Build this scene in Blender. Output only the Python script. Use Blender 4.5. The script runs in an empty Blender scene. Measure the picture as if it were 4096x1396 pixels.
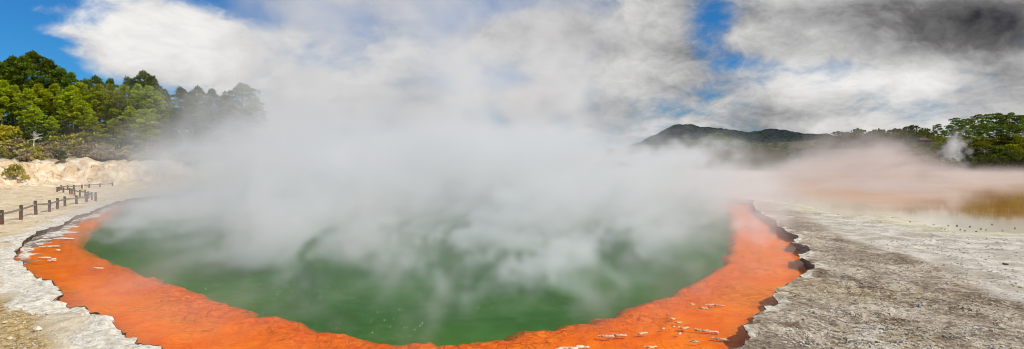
import bpy, bmesh, math, random
import numpy as np
from mathutils import Vector, Matrix
from mathutils.geometry import delaunay_2d_cdt

# ------------------------------------------------------------------ frame of the place
SC = bpy.context.scene
COL = SC.collection
F, HY, CZ = 2441.0, 630.0, 4.2            # focal length and horizon (photo pixels), eye height (m)
PITCH = math.atan((698.0 - HY) / F)
WATER = -0.30                              # level of the hot pool
LAKE = -0.16                               # level of the lake behind the terrace
rng = random.Random(7)
nrg = np.random.default_rng(11)


def ray(px, py):
    x, yc = (px - 2048.0) / F, (698.0 - py) / F
    c, s = math.cos(PITCH), math.sin(PITCH)
    return Vector((x, c + yc * s, -s + yc * c))


def gnd(px, py, z=0.0):
    """the point of the level z that is seen at a photo pixel"""
    d = ray(px, py)
    t = (z - CZ) / d.z
    return (d.x * t, d.y * t)


def at(px, py, Y):
    """the point seen at a photo pixel, Y metres in front"""
    d = ray(px, py)
    t = Y / d.y
    return Vector((d.x * t, Y, CZ + d.z * t))


def lin(r, g, b):
    f = lambda c: c / 12.92 if c <= 0.04045 else ((c + 0.055) / 1.055) ** 2.4
    return (f(r / 255), f(g / 255), f(b / 255), 1.0)


# ------------------------------------------------------------------ numpy noise
_P = nrg.permutation(4096)
_G2 = np.stack([np.cos(np.arange(4096) * 2.399963), np.sin(np.arange(4096) * 2.399963)], 1)


def perlin(x, y, seed=0):
    x = np.asarray(x, float); y = np.asarray(y, float)
    xi = np.floor(x).astype(np.int64); yi = np.floor(y).astype(np.int64)
    xf, yf = x - xi, y - yi

    def g(ix, iy, dx, dy):
        h = _P[(_P[(_P[(ix + seed * 131) & 4095] + iy) & 4095] + seed) & 4095]
        v = _G2[h]
        return v[..., 0] * dx + v[..., 1] * dy
    u = xf ** 3 * (xf * (xf * 6 - 15) + 10); v = yf ** 3 * (yf * (yf * 6 - 15) + 10)
    a = g(xi, yi, xf, yf) * (1 - u) + g(xi + 1, yi, xf - 1, yf) * u
    b = g(xi, yi + 1, xf, yf - 1) * (1 - u) + g(xi + 1, yi + 1, xf - 1, yf - 1) * u
    return (a * (1 - v) + b * v) * 1.5


def fbm(x, y, oct=4, seed=0, gain=0.5):
    s, a, f = 0, 1.0, 1.0
    for o in range(oct):
        s = s + a * perlin(np.asarray(x) * f + 17.3 * o, np.asarray(y) * f - 9.1 * o, seed + o)
        a *= gain; f *= 2.03
    return s


def sstep(a, b, x):
    t = np.clip((np.asarray(x, float) - a) / (b - a), 0, 1)
    return t * t * (3 - 2 * t)


def inside(poly, x, y):
    poly = np.asarray(poly); c = np.zeros(np.shape(x), bool)
    n = len(poly); j = n - 1
    for i in range(n):
        xi, yi = poly[i]; xj, yj = poly[j]
        if yi != yj:
            m = ((yi > y) != (yj > y)) & (x < (xj - xi) * (y - yi) / (yj - yi) + xi)
            c ^= m
        j = i
    return c


def dist(poly, x, y, closed=True):
    p = np.asarray(poly); q = np.roll(p, -1, 0)
    if not closed:
        q = p[1:]; p = p[:-1]
    d2 = np.full(np.shape(x), 1e18)
    for (ax, ay), (bx, by) in zip(p, q):
        vx, vy = bx - ax, by - ay
        t = np.clip(((x - ax) * vx + (y - ay) * vy) / max(vx * vx + vy * vy, 1e-9), 0, 1)
        d2 = np.minimum(d2, (x - ax - t * vx) ** 2 + (y - ay - t * vy) ** 2)
    return np.sqrt(d2)


def sdist(poly, x, y):
    """positive inside"""
    return dist(poly, x, y) * np.where(inside(poly, x, y), 1, -1)


# ------------------------------------------------------------------ object helpers
def mesh(name, verts, faces, mat=None, parent=None, smooth=False):
    me = bpy.data.meshes.new(name)
    me.from_pydata([tuple(v) for v in verts], [], [tuple(f) for f in faces])
    me.update()
    if mat is not None:
        me.materials.append(mat)
    if smooth:
        me.polygons.foreach_set('use_smooth', [True] * len(me.polygons))
    o = bpy.data.objects.new(name, me)
    COL.objects.link(o)
    if parent is not None:
        o.parent = parent
    return o


def bm_obj(name, bm, mat, parent=None, smooth=False):
    me = bpy.data.meshes.new(name)
    bm.to_mesh(me); bm.free()
    me.materials.append(mat)
    if smooth:
        me.polygons.foreach_set('use_smooth', [True] * len(me.polygons))
    o = bpy.data.objects.new(name, me)
    COL.objects.link(o)
    if parent is not None:
        o.parent = parent
    return o


def attr(o, name, vals):
    a = o.data.attributes.new(name, 'FLOAT', 'POINT')
    a.data.foreach_set('value', np.asarray(vals, np.float32))


def tag(o, label=None, cat=None, group=None, kind=None):
    for k, v in (('label', label), ('category', cat), ('group', group), ('kind', kind)):
        if v:
            o[k] = v
    return o


def empty(name, loc=(0, 0, 0), rz=0.0, s=1.0):
    o = bpy.data.objects.new(name, None)
    o.empty_display_size = 0.3
    COL.objects.link(o)
    o.location = loc; o.rotation_euler = (0, 0, rz); o.scale = (s, s, s)
    return o


def copy_tree(o, parent=None):
    c = o.copy(); COL.objects.link(c)
    if parent is not None:
        c.parent = parent
    for ch in list(o.children):
        copy_tree(ch, c)
    return c


# ------------------------------------------------------------------ node helper
class NT:
    def __init__(s, tree):
        s.t = tree; s.N = tree.nodes; s.L = tree.links

    def n(s, kind, **props):
        nd = s.N.new(kind)
        for k, v in props.items():
            setattr(nd, k, v)
        return nd

    def put(s, sock, v):
        if isinstance(v, bpy.types.NodeSocket):
            s.L.new(v, sock)
        elif v is not None:
            sock.default_value = v

    def m(s, op, a, b=None, c=None, clamp=False):
        nd = s.n('ShaderNodeMath', operation=op, use_clamp=clamp)
        s.put(nd.inputs[0], a); s.put(nd.inputs[1], b); s.put(nd.inputs[2], c)
        return nd.outputs[0]

    def vm(s, op, a, b=None, scale=None):
        nd = s.n('ShaderNodeVectorMath', operation=op)
        s.put(nd.inputs[0], a); s.put(nd.inputs[1], b)
        if scale is not None:
            s.put(nd.inputs['Scale'], scale)
        return nd.outputs[0]

    def noise(s, vec, scale, detail=4, rough=0.55, dist=0.0, col=False):
        nd = s.n('ShaderNodeTexNoise')
        s.put(nd.inputs['Vector'], vec)
        nd.inputs['Scale'].default_value = scale; nd.inputs['Detail'].default_value = detail
        nd.inputs['Roughness'].default_value = rough; nd.inputs['Distortion'].default_value = dist
        return nd.outputs['Color' if col else 'Fac']

    def voro(s, vec, scale, feature='DISTANCE_TO_EDGE', out='Distance'):
        nd = s.n('ShaderNodeTexVoronoi', feature=feature)
        s.put(nd.inputs['Vector'], vec); nd.inputs['Scale'].default_value = scale
        return nd.outputs[out]

    def rng(s, v, a, b, c=0.0, d=1.0, smooth=True):
        nd = s.n('ShaderNodeMapRange', interpolation_type='SMOOTHSTEP' if smooth else 'LINEAR')
        s.put(nd.inputs['Value'], v)
        for k, x in zip(('From Min', 'From Max', 'To Min', 'To Max'), (a, b, c, d)):
            s.put(nd.inputs[k], x)
        return nd.outputs['Result']

    def mix(s, f, a, b, mode='MIX'):
        nd = s.n('ShaderNodeMix', data_type='RGBA', blend_type=mode)
        s.put(nd.inputs[0], f); s.put(nd.inputs[6], a); s.put(nd.inputs[7], b)
        return nd.outputs[2]

    def attr(s, name):
        return s.n('ShaderNodeAttribute', attribute_name=name).outputs['Fac']

    def bump(s, h, strength=0.5, d=0.05, normal=None):
        nd = s.n('ShaderNodeBump')
        nd.inputs['Strength'].default_value = strength; nd.inputs['Distance'].default_value = d
        s.put(nd.inputs['Height'], h)
        if normal is not None:
            s.put(nd.inputs['Normal'], normal)
        return nd.outputs[0]


def material(name):
    m = bpy.data.materials.new(name); m.use_nodes = True
    k = NT(m.node_tree); k.N.clear()
    k.out = k.n('ShaderNodeOutputMaterial')
    return m, k


def finish(k, color, rough=0.9, normal=None, spec=0.3, extra=None):
    b = k.n('ShaderNodeBsdfPrincipled')
    k.put(b.inputs['Base Color'], color); k.put(b.inputs['Roughness'], rough)
    b.inputs['Specular IOR Level'].default_value = spec
    k.put(b.inputs['Normal'], normal)
    k.L.new(b.outputs[0], k.out.inputs['Surface'])
    return b


# ------------------------------------------------------------------ outlines read off the ground
RIM_PX = [(588, 1391), (511, 1368), (482, 1318), (450, 1285), (411, 1265), (376, 1251), (329, 1236), (288, 1224), (235, 1209),
          (226, 1200), (256, 1180), (257, 1169), (226, 1147), (217, 1133), (197, 1115), (147, 1104), (120, 1097), (112, 1083),
          (97, 1065), (65, 1042), (63, 1030), (73, 1018), (69, 997), (88, 986), (91, 971), (112, 950), (147, 930), (165, 924),
          (207, 914), (243, 905), (271, 886), (307, 865), (371, 845), (398, 833), (442, 818), (498, 801), (640, 783), (800, 770),
          (1150, 760), (1500, 755), (2000, 755), (2450, 762), (2700, 770), (2861, 779), (2895, 791), (2970, 798), (3015, 803), (3014, 833), (3044, 850), (3072, 868), (3104, 882),
          (3108, 908), (3151, 930), (3199, 946), (3167, 970), (3207, 989), (3253, 1000), (3199, 1022), (3203, 1041), (3258, 1062),
          (3242, 1088), (3203, 1116), (3147, 1140), (3104, 1172), (3096, 1207), (3072, 1231), (3027, 1263), (2991, 1314),
          (2995, 1350), (2959, 1378), (2916, 1396), (2800, 1440), (2550, 1500), (2100, 1550), (1500, 1555), (950, 1490), (690, 1420)]
GREEN_PX = [(396, 898), (333, 938), (309, 997), (349, 1021), (404, 1041), (444, 1061), (491, 1080), (547, 1112), (602, 1120),
            (674, 1144), (737, 1168), (793, 1187), (824, 1207), (880, 1215), (911, 1243), (959, 1251), (991, 1276), (1024, 1277),
            (1119, 1283), (1183, 1300), (1270, 1334), (1365, 1354), (1436, 1374), (1468, 1387), (1547, 1390), (1590, 1402),
            (1650, 1383), (1721, 1383), (1753, 1396), (1824, 1390), (1888, 1396), (1935, 1378), (2031, 1366), (2048, 1362),
            (2096, 1334), (2143, 1326), (2230, 1332), (2278, 1310), (2341, 1306), (2373, 1312), (2413, 1287), (2476, 1287),
            (2492, 1255), (2563, 1231), (2635, 1207), (2706, 1191), (2722, 1168), (2801, 1136), (2841, 1108), (2888, 1080),
            (2912, 1049), (2928, 1001), (2936, 938), (2925, 870), (2890, 820), (2800, 790), (2400, 775), (1500, 768), (800, 790), (500, 838)]
DRY_PX = [(105, 950), (140, 930), (207, 911), (243, 905), (271, 884), (307, 863), (371, 843), (440, 815), (470, 825), (445, 845), (400, 860), (352, 878), (300, 905),
          (262, 940), (215, 958), (176, 975), (135, 1010), (105, 1055), (60, 1045), (60, 1015)]
LAKE_PX = [(3012, 793), (3038, 799), (3100, 806), (3208, 818), (3226, 838), (3288, 850), (3345, 856), (3413, 862), (3516, 862),
           (3587, 874), (3627, 890), (3706, 907), (3817, 926), (3944, 934), (4096, 938), (4400, 946), (4900, 950)]


def resample(px, z, step_px):
    """finer polyline along pixels, returned as ground points"""
    out = []
    n = len(px)
    for i in range(n):
        a, b = px[i], px[(i + 1) % n]
        k = max(1, int(math.hypot(b[0] - a[0], b[1] - a[1]) / step_px))
        for j in range(k):
            t = j / k
            out.append(gnd(a[0] + (b[0] - a[0]) * t, a[1] + (b[1] - a[1]) * t, z))
    return np.array(out)


RIM = resample(RIM_PX, 0.0, 7)
_nx = fbm(RIM[:, 0] * 1.1, RIM[:, 1] * 1.1, 4, 3, 0.6) * 0.16
_ny = fbm(RIM[:, 0] * 1.1 + 50, RIM[:, 1] * 1.1, 4, 5, 0.6) * 0.22
RIM = RIM + np.stack([_nx, _ny], 1)
GREEN = resample(GREEN_PX, WATER - 0.22, 14)
DRY = np.array([gnd(x, y, WATER) for x, y in DRY_PX])
LAKE_NEAR = [gnd(x, y, -0.1) for x, y in LAKE_PX]
LAKE_POLY = np.array(LAKE_NEAR + [(330, 60), (330, 172), (150, 168), (95, 168), (60, 150), (45, 120), (36, 95), (30, 80), (25.5, 70)])
BANK = np.array([gnd(x, y) for x, y in [(-900, 790), (-500, 772), (-200, 764), (0, 757), (100, 748), (170, 744), (230, 742), (350, 740), (480, 738), (700, 734), (900, 726), (1100, 715)]]
                + [(-10, 160), (-10, 400), (-700, 400), (-300, 30)])


def land(x, y):
    """height of the ground, the pool left out"""
    x = np.asarray(x, float); y = np.asarray(y, float)
    z = 0.05 * fbm(x * 0.35, y * 0.35, 4, 1) + 0.034 * fbm(x * 1.9, y * 1.9, 4, 9, 0.66)
    # thin plates that flake apart
    q = 2.5 * fbm(x * 0.55 + 3, y * 0.55, 4, 21, 0.6)
    z = z + 0.05 * (np.floor(q) + sstep(0.0, 0.18, q - np.floor(q))) / 2.5
    z = np.where(np.hypot(x, y) < 9, z * 0.3, z)
    # lake bed
    dl = sdist(LAKE_POLY, x, y)
    z = z - 0.5 * sstep(-2.5, 6, dl)
    # cliff on the left with the wood on top
    db = sdist(BANK, x, y)
    g = fbm(x * 0.22, y * 0.22, 4, 31, 0.6)
    e = db + 1.6 * g
    cl = 3.6 * sstep(0.0, 3.6, e) * (0.8 + 0.2 * fbm(x * 0.5, y * 0.2, 3, 4)) + 2.4 * sstep(3, 20, e) + 0.5 * sstep(-2.5, 0.5, e)
    cl = cl + 0.30 * fbm(x * 0.9, y * 0.9, 4, 33) * sstep(0, 1.5, e) * sstep(9, 4, e)
    z = z + cl * sstep(150, 120, y + 0 * x) + 5 * sstep(2, 25, db) * sstep(120, 150, y)
    # bank beyond the lake
    v = y + 0.02 * x
    s = 1.0 * sstep(166, 171, v) + 0.118 * np.clip(v - 171, 0, 52) + (0.04 + 0.045 * sstep(110, 190, x)) * np.clip(v - 223, 0, 85)
    z = z + s * sstep(28, 60, x)
    # low mounds behind the pool
    z = z + 2.6 * np.exp(-(((x - 52) / 26) ** 2 + ((y - 200) / 24) ** 2)) + 1.8 * np.exp(-(((x - 35) / 16) ** 2 + ((y - 150) / 16) ** 2))
    return z


def zat(x, y):
    return float(land(np.array([x]), np.array([y]))[0])


# ------------------------------------------------------------------ materials of the setting
def mat_ground():
    m, k = material('sinter_ground')
    P = k.n('ShaderNodeNewGeometry').outputs['Position']
    w = k.vm('ADD', P, k.vm('SCALE', k.vm('SUBTRACT', k.noise(P, 0.9, 3, col=True), (0.5, 0.5, 0.5)), scale=1.1))
    big = k.noise(P, 0.16, 5, 0.6, 0.6)
    mid = k.noise(w, 0.75, 7, 0.66, 0.4)
    fine = k.noise(P, 5.5, 6, 0.7)
    grit = k.noise(P, 26.0, 3, 0.7)
    ca = k.m('ABSOLUTE', k.m('SUBTRACT', k.noise(w, 0.42, 5, 0.62, 0.8), 0.5))
    cb = k.m('ABSOLUTE', k.m('SUBTRACT', k.noise(k.vm('ADD', w, (7, 3, 0)), 1.5, 5, 0.66, 0.6), 0.5))
    blotch = k.noise(k.vm('ADD', w, (3, 9, 0)), 0.36, 8, 0.68, 0.5)
    pebb = k.voro(P, 9.0, 'F1')
    # pale grey sinter
    c = k.mix(k.rng(mid, 0.36, 0.62), lin(186, 174, 154), lin(228, 220, 204))
    c = k.mix(k.m('MULTIPLY', k.rng(fine, 0.45, 0.68), 0.5), c, lin(150, 138, 122))
    # brown stained terrace
    br = k.mix(k.rng(k.m('ADD', k.m('MULTIPLY', mid, 0.62), k.m('MULTIPLY', fine, 0.38)), 0.40, 0.57), lin(122, 100, 78), lin(220, 205, 180))
    br = k.mix(k.rng(big, 0.50, 0.66), br, k.mix(k.rng(fine, 0.4, 0.6), lin(150, 124, 88), lin(214, 198, 164)))
    br = k.mix(k.m('MULTIPLY', k.rng(blotch, 0.47, 0.58), 0.6), br, k.mix(k.rng(fine, 0.36, 0.6), lin(92, 74, 58), lin(142, 120, 98)))
    br = k.mix(k.m('MULTIPLY', k.rng(blotch, 0.44, 0.36), 0.7), br, k.mix(k.rng(fine, 0.38, 0.6), lin(206, 193, 170), lin(240, 232, 217)))
    br = k.mix(k.m('MULTIPLY', k.rng(grit, 0.5, 0.68), 0.7), br, lin(78, 64, 52))
    sb = k.rng(k.m('ADD', k.attr('stain'), k.m('MULTIPLY', k.m('SUBTRACT', mid, 0.5), 1.1)), 0.25, 0.7)
    c = k.mix(sb, c, br)
    # sandy tan on the left
    tan = k.mix(k.rng(mid, 0.36, 0.64), lin(212, 188, 146), lin(242, 224, 188))
    tan = k.mix(k.m('MULTIPLY', k.rng(fine, 0.5, 0.7), 0.6), tan, lin(176, 146, 92))
    c = k.mix(k.attr('sand'), c, tan)
    # ochre patches with stones
    och = k.mix(k.rng(fine, 0.38, 0.62), lin(146, 110, 48), lin(206, 178, 122))
    och = k.mix(k.rng(grit, 0.52, 0.66), och, lin(226, 210, 170))
    c = k.mix(k.rng(k.m('ADD', k.attr('ochre'), k.m('MULTIPLY', k.m('SUBTRACT', mid, 0.5), 1.6)), 0.3, 0.75), c, och)
    # beige mud by the lake
    mud = k.mix(k.rng(mid, 0.4, 0.6), lin(200, 188, 154), lin(220, 210, 182))
    c = k.mix(k.attr('mud'), c, mud)
    # white crust along the rim
    wh = k.mix(k.rng(fine, 0.36, 0.62), lin(204, 190, 166), lin(246, 239, 222))
    wh = k.mix(k.m('MULTIPLY', k.rng(grit, 0.58, 0.78), 0.5), wh, lin(170, 156, 132))
    c = k.mix(k.rng(k.m('ADD', k.attr('crust'), k.m('MULTIPLY', k.m('SUBTRACT', mid, 0.5), 1.3)), 0.35, 0.7), c, wh)
    # cream cliff
    clf = k.mix(k.rng(mid, 0.36, 0.66), lin(206, 178, 140), lin(240, 226, 200))
    clf = k.mix(k.m('MULTIPLY', k.rng(big, 0.48, 0.68), 0.6), clf, lin(206, 168, 118))
    c = k.mix(k.attr('cliff'), c, clf)
    litter = k.mix(k.rng(fine, 0.4, 0.6), lin(52, 50, 30), lin(88, 82, 50))
    c = k.mix(k.attr('litter'), c, litter)
    # cracks
    cm = k.m('MULTIPLY', k.rng(ca, 0.0, 0.011, 1, 0), k.rng(big, 0.44, 0.56))
    cm2 = k.m('MULTIPLY', k.rng(cb, 0.0, 0.02, 1, 0), k.m('MULTIPLY', k.rng(mid, 0.45, 0.6), k.attr('stain')))
    cr = k.m('MAXIMUM', cm, cm2)
    c = k.mix(k.m('MULTIPLY', cr, 0.8), c, lin(80, 66, 54))
    h = k.m('ADD', k.m('MULTIPLY', mid, 1.0), k.m('ADD', k.m('MULTIPLY', fine, 0.55), k.m('MULTIPLY', grit, 0.22)))
    h = k.m('SUBTRACT', h, k.m('MULTIPLY', cr, 0.4))
    h = k.m('ADD', h, k.m('MULTIPLY', k.rng(pebb, 0.0, 0.4, 1, 0), 0.06))
    finish(k, c, 0.9, k.bump(h, 0.9, 0.14), 0.25)
    return m


def mat_ledge():
    m, k = material('ledge_rock')
    P = k.n('ShaderNodeNewGeometry').outputs['Position']
    S = k.vm('MULTIPLY', P, (1, 1, 6))
    n = k.noise(S, 1.8, 6, 0.65); f = k.noise(S, 9, 4, 0.6)
    c = k.mix(k.rng(n, 0.4, 0.62), lin(72, 56, 42), lin(150, 130, 104))
    c = k.mix(k.rng(f, 0.5, 0.7), c, lin(96, 74, 40))
    finish(k, c, 0.85, k.bump(k.m('ADD', n, f), 0.8, 0.08), 0.3)
    return m


def mat_shelf():
    m, k = material('orange_shelf')
    P = k.n('ShaderNodeNewGeometry').outputs['Position']
    w = k.vm('ADD', P, k.vm('SCALE', k.vm('SUBTRACT', k.noise(P, 1.6, 3, col=True), (0.5, 0.5, 0.5)), scale=0.7))
    n = k.noise(w, 0.5, 6, 0.6, 0.5); f = k.noise(w, 4.0, 5, 0.65); g = k.noise(P, 14, 4, 0.6)
    cells = k.voro(w, 2.2); cells2 = k.voro(w, 6.0)
    c = k.mix(k.rng(n, 0.36, 0.64), lin(232, 106, 1), lin(248, 136, 8))
    c = k.mix(k.m('MULTIPLY', k.rng(f, 0.48, 0.66), 0.55), c, lin(206, 84, 2))
    zone = k.noise(P, 0.16, 4, 0.6, 0.8)
    c = k.mix(k.m('MULTIPLY', k.rng(zone, 0.50, 0.66), 0.7), c, k.mix(k.rng(f, 0.4, 0.62), lin(200, 100, 14), lin(234, 146, 40)))
    c = k.mix(k.m('MULTIPLY', k.rng(zone, 0.46, 0.34), 0.6), c, k.mix(k.rng(f, 0.4, 0.6), lin(176, 66, 4), lin(236, 106, 6)))
    rim = k.attr('lumpy')
    cr = k.m('MAXIMUM', k.rng(cells, 0.0, 0.07, 1, 0), k.m('MULTIPLY', k.rng(cells2, 0, 0.1, 1, 0), 0.6))
    cr = k.m('MULTIPLY', cr, k.m('ADD', k.m('MULTIPLY', rim, 0.75), k.rng(n, 0.48, 0.66, 0, 0.55)))
    c = k.mix(cr, c, lin(140, 34, 4))
    c = k.mix(k.m('MULTIPLY', rim, 0.75), c, k.mix(k.rng(f, 0.4, 0.62), lin(206, 78, 1), lin(246, 120, 4)), 'MIX')
    c = k.mix(k.m('MULTIPLY', k.attr('drop'), 0.85), c, lin(92, 88, 26))  # dimming by water depth, painted into the shelf colour as brown-olive
    # rusty and yellowish margin, white crust where it lies dry
    c = k.mix(k.m('MULTIPLY', k.attr('margin'), 0.6), c, k.mix(k.rng(f, 0.4, 0.6), lin(176, 78, 24), lin(206, 130, 60)))
    dry = k.mix(k.rng(k.noise(w, 1.1, 6, 0.65), 0.44, 0.56), lin(122, 108, 92), lin(234, 228, 214))
    dry = k.mix(k.m('MULTIPLY', k.rng(g, 0.5, 0.7), 0.6), dry, lin(112, 90, 60))
    c = k.mix(k.rng(k.m('ADD', k.attr('dry'), k.m('MULTIPLY', k.m('SUBTRACT', f, 0.5), 0.9)), 0.35, 0.6), c, dry)
    h = k.m('ADD', k.m('MULTIPLY', n, 0.6), k.m('ADD', k.m('MULTIPLY', f, 0.5), k.m('MULTIPLY', g, 0.15)))
    h = k.m('SUBTRACT', h, k.m('MULTIPLY', cr, 0.25))
    finish(k, c, 0.9, k.bump(h, 0.8, 0.12), 0.0)
    return m


def mat_water():
    m, k = material('clear_water')
    P = k.n('ShaderNodeNewGeometry').outputs['Position']
    h = k.noise(P, 1.4, 4, 0.55)
    h2 = k.noise(k.vm('MULTIPLY', P, (1.0, 2.2, 1)), 5.0, 3, 0.5)
    nm = k.bump(k.m('ADD', h, k.m('MULTIPLY', h2, 0.3)), 0.25, 0.05)
    fr = k.n('ShaderNodeFresnel'); fr.inputs['IOR'].default_value = 1.07
    k.put(fr.inputs['Normal'], nm)
    tr = k.n('ShaderNodeBsdfTransparent'); gl = k.n('ShaderNodeBsdfGlossy')
    gl.inputs['Roughness'].default_value = 0.06; k.put(gl.inputs['Normal'], nm)
    mx = k.n('ShaderNodeMixShader')
    k.put(mx.inputs[0], fr.outputs[0]); k.L.new(tr.outputs[0], mx.inputs[1]); k.L.new(gl.outputs[0], mx.inputs[2])
    k.L.new(mx.outputs[0], k.out.inputs['Surface'])
    return m


def mat_deep():
    m, k = material('green_depth')
    P = k.n('ShaderNodeNewGeometry').outputs['Position']
    n = k.noise(P, 0.12, 4, 0.55); f = k.noise(P, 2.2, 5, 0.6)
    c = k.mix(k.rng(n, 0.35, 0.65), lin(34, 84, 20), lin(58, 104, 32))
    c = k.mix(k.m('MULTIPLY', k.rng(f, 0.45, 0.7), 0.35), c, lin(78, 124, 58))
    finish(k, c, 1.0, None, 0.0)
    return m


def mat_lake():
    m, k = material('lake_water')
    P = k.n('ShaderNodeNewGeometry').outputs['Position']
    n = k.noise(k.vm('MULTIPLY', P, (0.35, 1, 1)), 0.18, 4, 0.5)
    c = k.mix(k.rng(n, 0.4, 0.62), lin(190, 120, 20), lin(204, 142, 46))
    c = k.mix(k.attr('shallow'), c, lin(204, 190, 150))
    h = k.noise(k.vm('MULTIPLY', P, (0.5, 1.6, 1)), 1.3, 3, 0.5)
    b = finish(k, c, 0.045, k.bump(h, 0.04, 0.05), 0.5)
    b.inputs['IOR'].default_value = 1.36
    return m


def mat_hill():
    m, k = material('bush_hill')
    P = k.n('ShaderNodeNewGeometry').outputs['Position']
    n = k.noise(P, 0.012, 6, 0.62); v = k.voro(P, 0.10, 'F1'); f = k.noise(P, 0.12, 4, 0.7)
    c = k.mix(k.rng(n, 0.4, 0.62), lin(44, 56, 56), lin(62, 74, 66))
    c = k.mix(k.rng(f, 0.45, 0.66), c, lin(36, 48, 50))
    finish(k, c, 1.0, k.bump(k.m('SUBTRACT', f, k.m('MULTIPLY', v, 0.7)), 1.0, 9.0), 0.0)
    return m


def mat_leaf(name, dark, light, tip, scale=1.0):
    m, k = material(name)
    oi = k.n('ShaderNodeObjectInfo')
    tone = k.attr('tone')
    c = k.mix(k.rng(tone, 0.1, 0.9, smooth=False), dark, light)
    c = k.mix(k.m('MULTIPLY', k.attr('tip'), 0.5), c, tip)
    hs = k.n('ShaderNodeHueSaturation')
    k.put(hs.inputs['Hue'], k.rng(oi.outputs['Random'], 0, 1, 0.485, 0.515, False))
    k.put(hs.inputs['Value'], k.rng(oi.outputs['Random'], 0, 1, 0.72, 1.25, False))
    k.put(hs.inputs['Color'], c)
    d = k.n('ShaderNodeBsdfDiffuse'); t = k.n('ShaderNodeBsdfTranslucent'); mx = k.n('ShaderNodeMixShader')
    k.put(d.inputs[0], hs.outputs[0]); k.put(t.inputs[0], hs.outputs[0]); mx.inputs[0].default_value = 0.28
    k.L.new(d.outputs[0], mx.inputs[1]); k.L.new(t.outputs[0], mx.inputs[2])
    k.L.new(mx.outputs[0], k.out.inputs['Surface'])
    return m


def mat_noise(name, a, b, scale, rough=0.9, bump=0.4, bd=0.03, stretch=(1, 1, 1)):
    m, k = material(name)
    P = k.n('ShaderNodeTexCoord').outputs['Object']
    S = k.vm('MULTIPLY', P, stretch)
    n = k.noise(S, scale, 6, 0.62)
    finish(k, k.mix(k.rng(n, 0.36, 0.64), a, b), rough, k.bump(n, bump, bd), 0.25)
    return m


def mat_post():
    m, k = material('weathered_timber')
    tc = k.n('ShaderNodeTexCoord').outputs['Object']
    n = k.noise(k.vm('MULTIPLY', tc, (9, 9, 1.5)), 3.0, 5, 0.6)
    c = k.mix(k.rng(n, 0.36, 0.66), lin(58, 44, 36), lin(112, 94, 80))
    z = k.n('ShaderNodeSeparateXYZ'); k.put(z.inputs[0], tc)
    foot = k.rng(k.m('ADD', z.outputs[2], k.m('MULTIPLY', n, 0.25)), 0.18, 0.5, 1, 0)
    c = k.mix(k.m('MULTIPLY', foot, 0.85), c, lin(118, 50, 30))
    finish(k, c, 0.85, k.bump(n, 0.5, 0.02), 0.2)
    return m


M = dict(
    ground=mat_ground(), ledge=mat_ledge(), shelf=mat_shelf(), water=mat_water(), deep=mat_deep(), lake=mat_lake(), hill=mat_hill(),
    post=mat_post(),
    rail=mat_noise('grey_rail', lin(96, 84, 76), lin(150, 140, 130), 6, stretch=(1, 1, 6)),
    bark=mat_noise('pine_bark', lin(66, 50, 40), lin(124, 100, 82), 2.4, stretch=(3, 3, 0.6), bd=0.08),
    greybark=mat_noise('grey_twig', lin(104, 94, 84), lin(166, 156, 144), 3.0),
    deadwood=mat_noise('bleached_wood', lin(186, 180, 172), lin(236, 232, 226), 3.0),
    pine=mat_leaf('pine_needles', lin(52, 74, 10), lin(182, 194, 24), lin(204, 212, 60)),
    pine_dark=mat_leaf('dark_pine_needles', lin(34, 54, 14), lin(112, 134, 32), lin(124, 144, 50)),
    pine_right=mat_leaf('distant_pine_needles', lin(44, 68, 24), lin(136, 160, 52), lin(158, 174, 76)),
    bush_olive=mat_leaf('olive_shrub', lin(124, 116, 44), lin(206, 192, 92), lin(216, 204, 120)),
    bush_brown=mat_leaf('brown_shrub', lin(128, 110, 80), lin(206, 186, 142), lin(220, 202, 166)),
    bush_yellow=mat_leaf('yellow_shrub', lin(128, 118, 24), lin(210, 196, 50), lin(220, 206, 76)),
    bush_dark=mat_leaf('dark_shrub', lin(40, 52, 22), lin(108, 118, 44), lin(118, 122, 56)),
    bush_lime=mat_leaf('lime_shrub', lin(74, 82, 16), lin(150, 152, 34), lin(172, 170, 60)),
    crust=mat_noise('white_crust', lin(190, 150, 92), lin(236, 222, 194), 7, bd=0.05),
    stone=mat_noise('dark_stone', lin(84, 72, 58), lin(128, 112, 92), 8),
    palestone=mat_noise('pale_stone', lin(206, 190, 160), lin(240, 230, 208), 8),
    black=mat_noise('dark_timber', lin(30, 27, 25), lin(58, 52, 48), 5),
    roof=mat_noise('hut_roof', lin(70, 52, 42), lin(100, 80, 68), 4),
    whitepaint=mat_noise('white_paint', lin(214, 212, 206), lin(236, 234, 230), 4, 0.5, 0.1),
    yellow=mat_noise('yellow_paint', lin(212, 186, 30), lin(228, 204, 46), 4, 0.5, 0.1),
)


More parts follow.
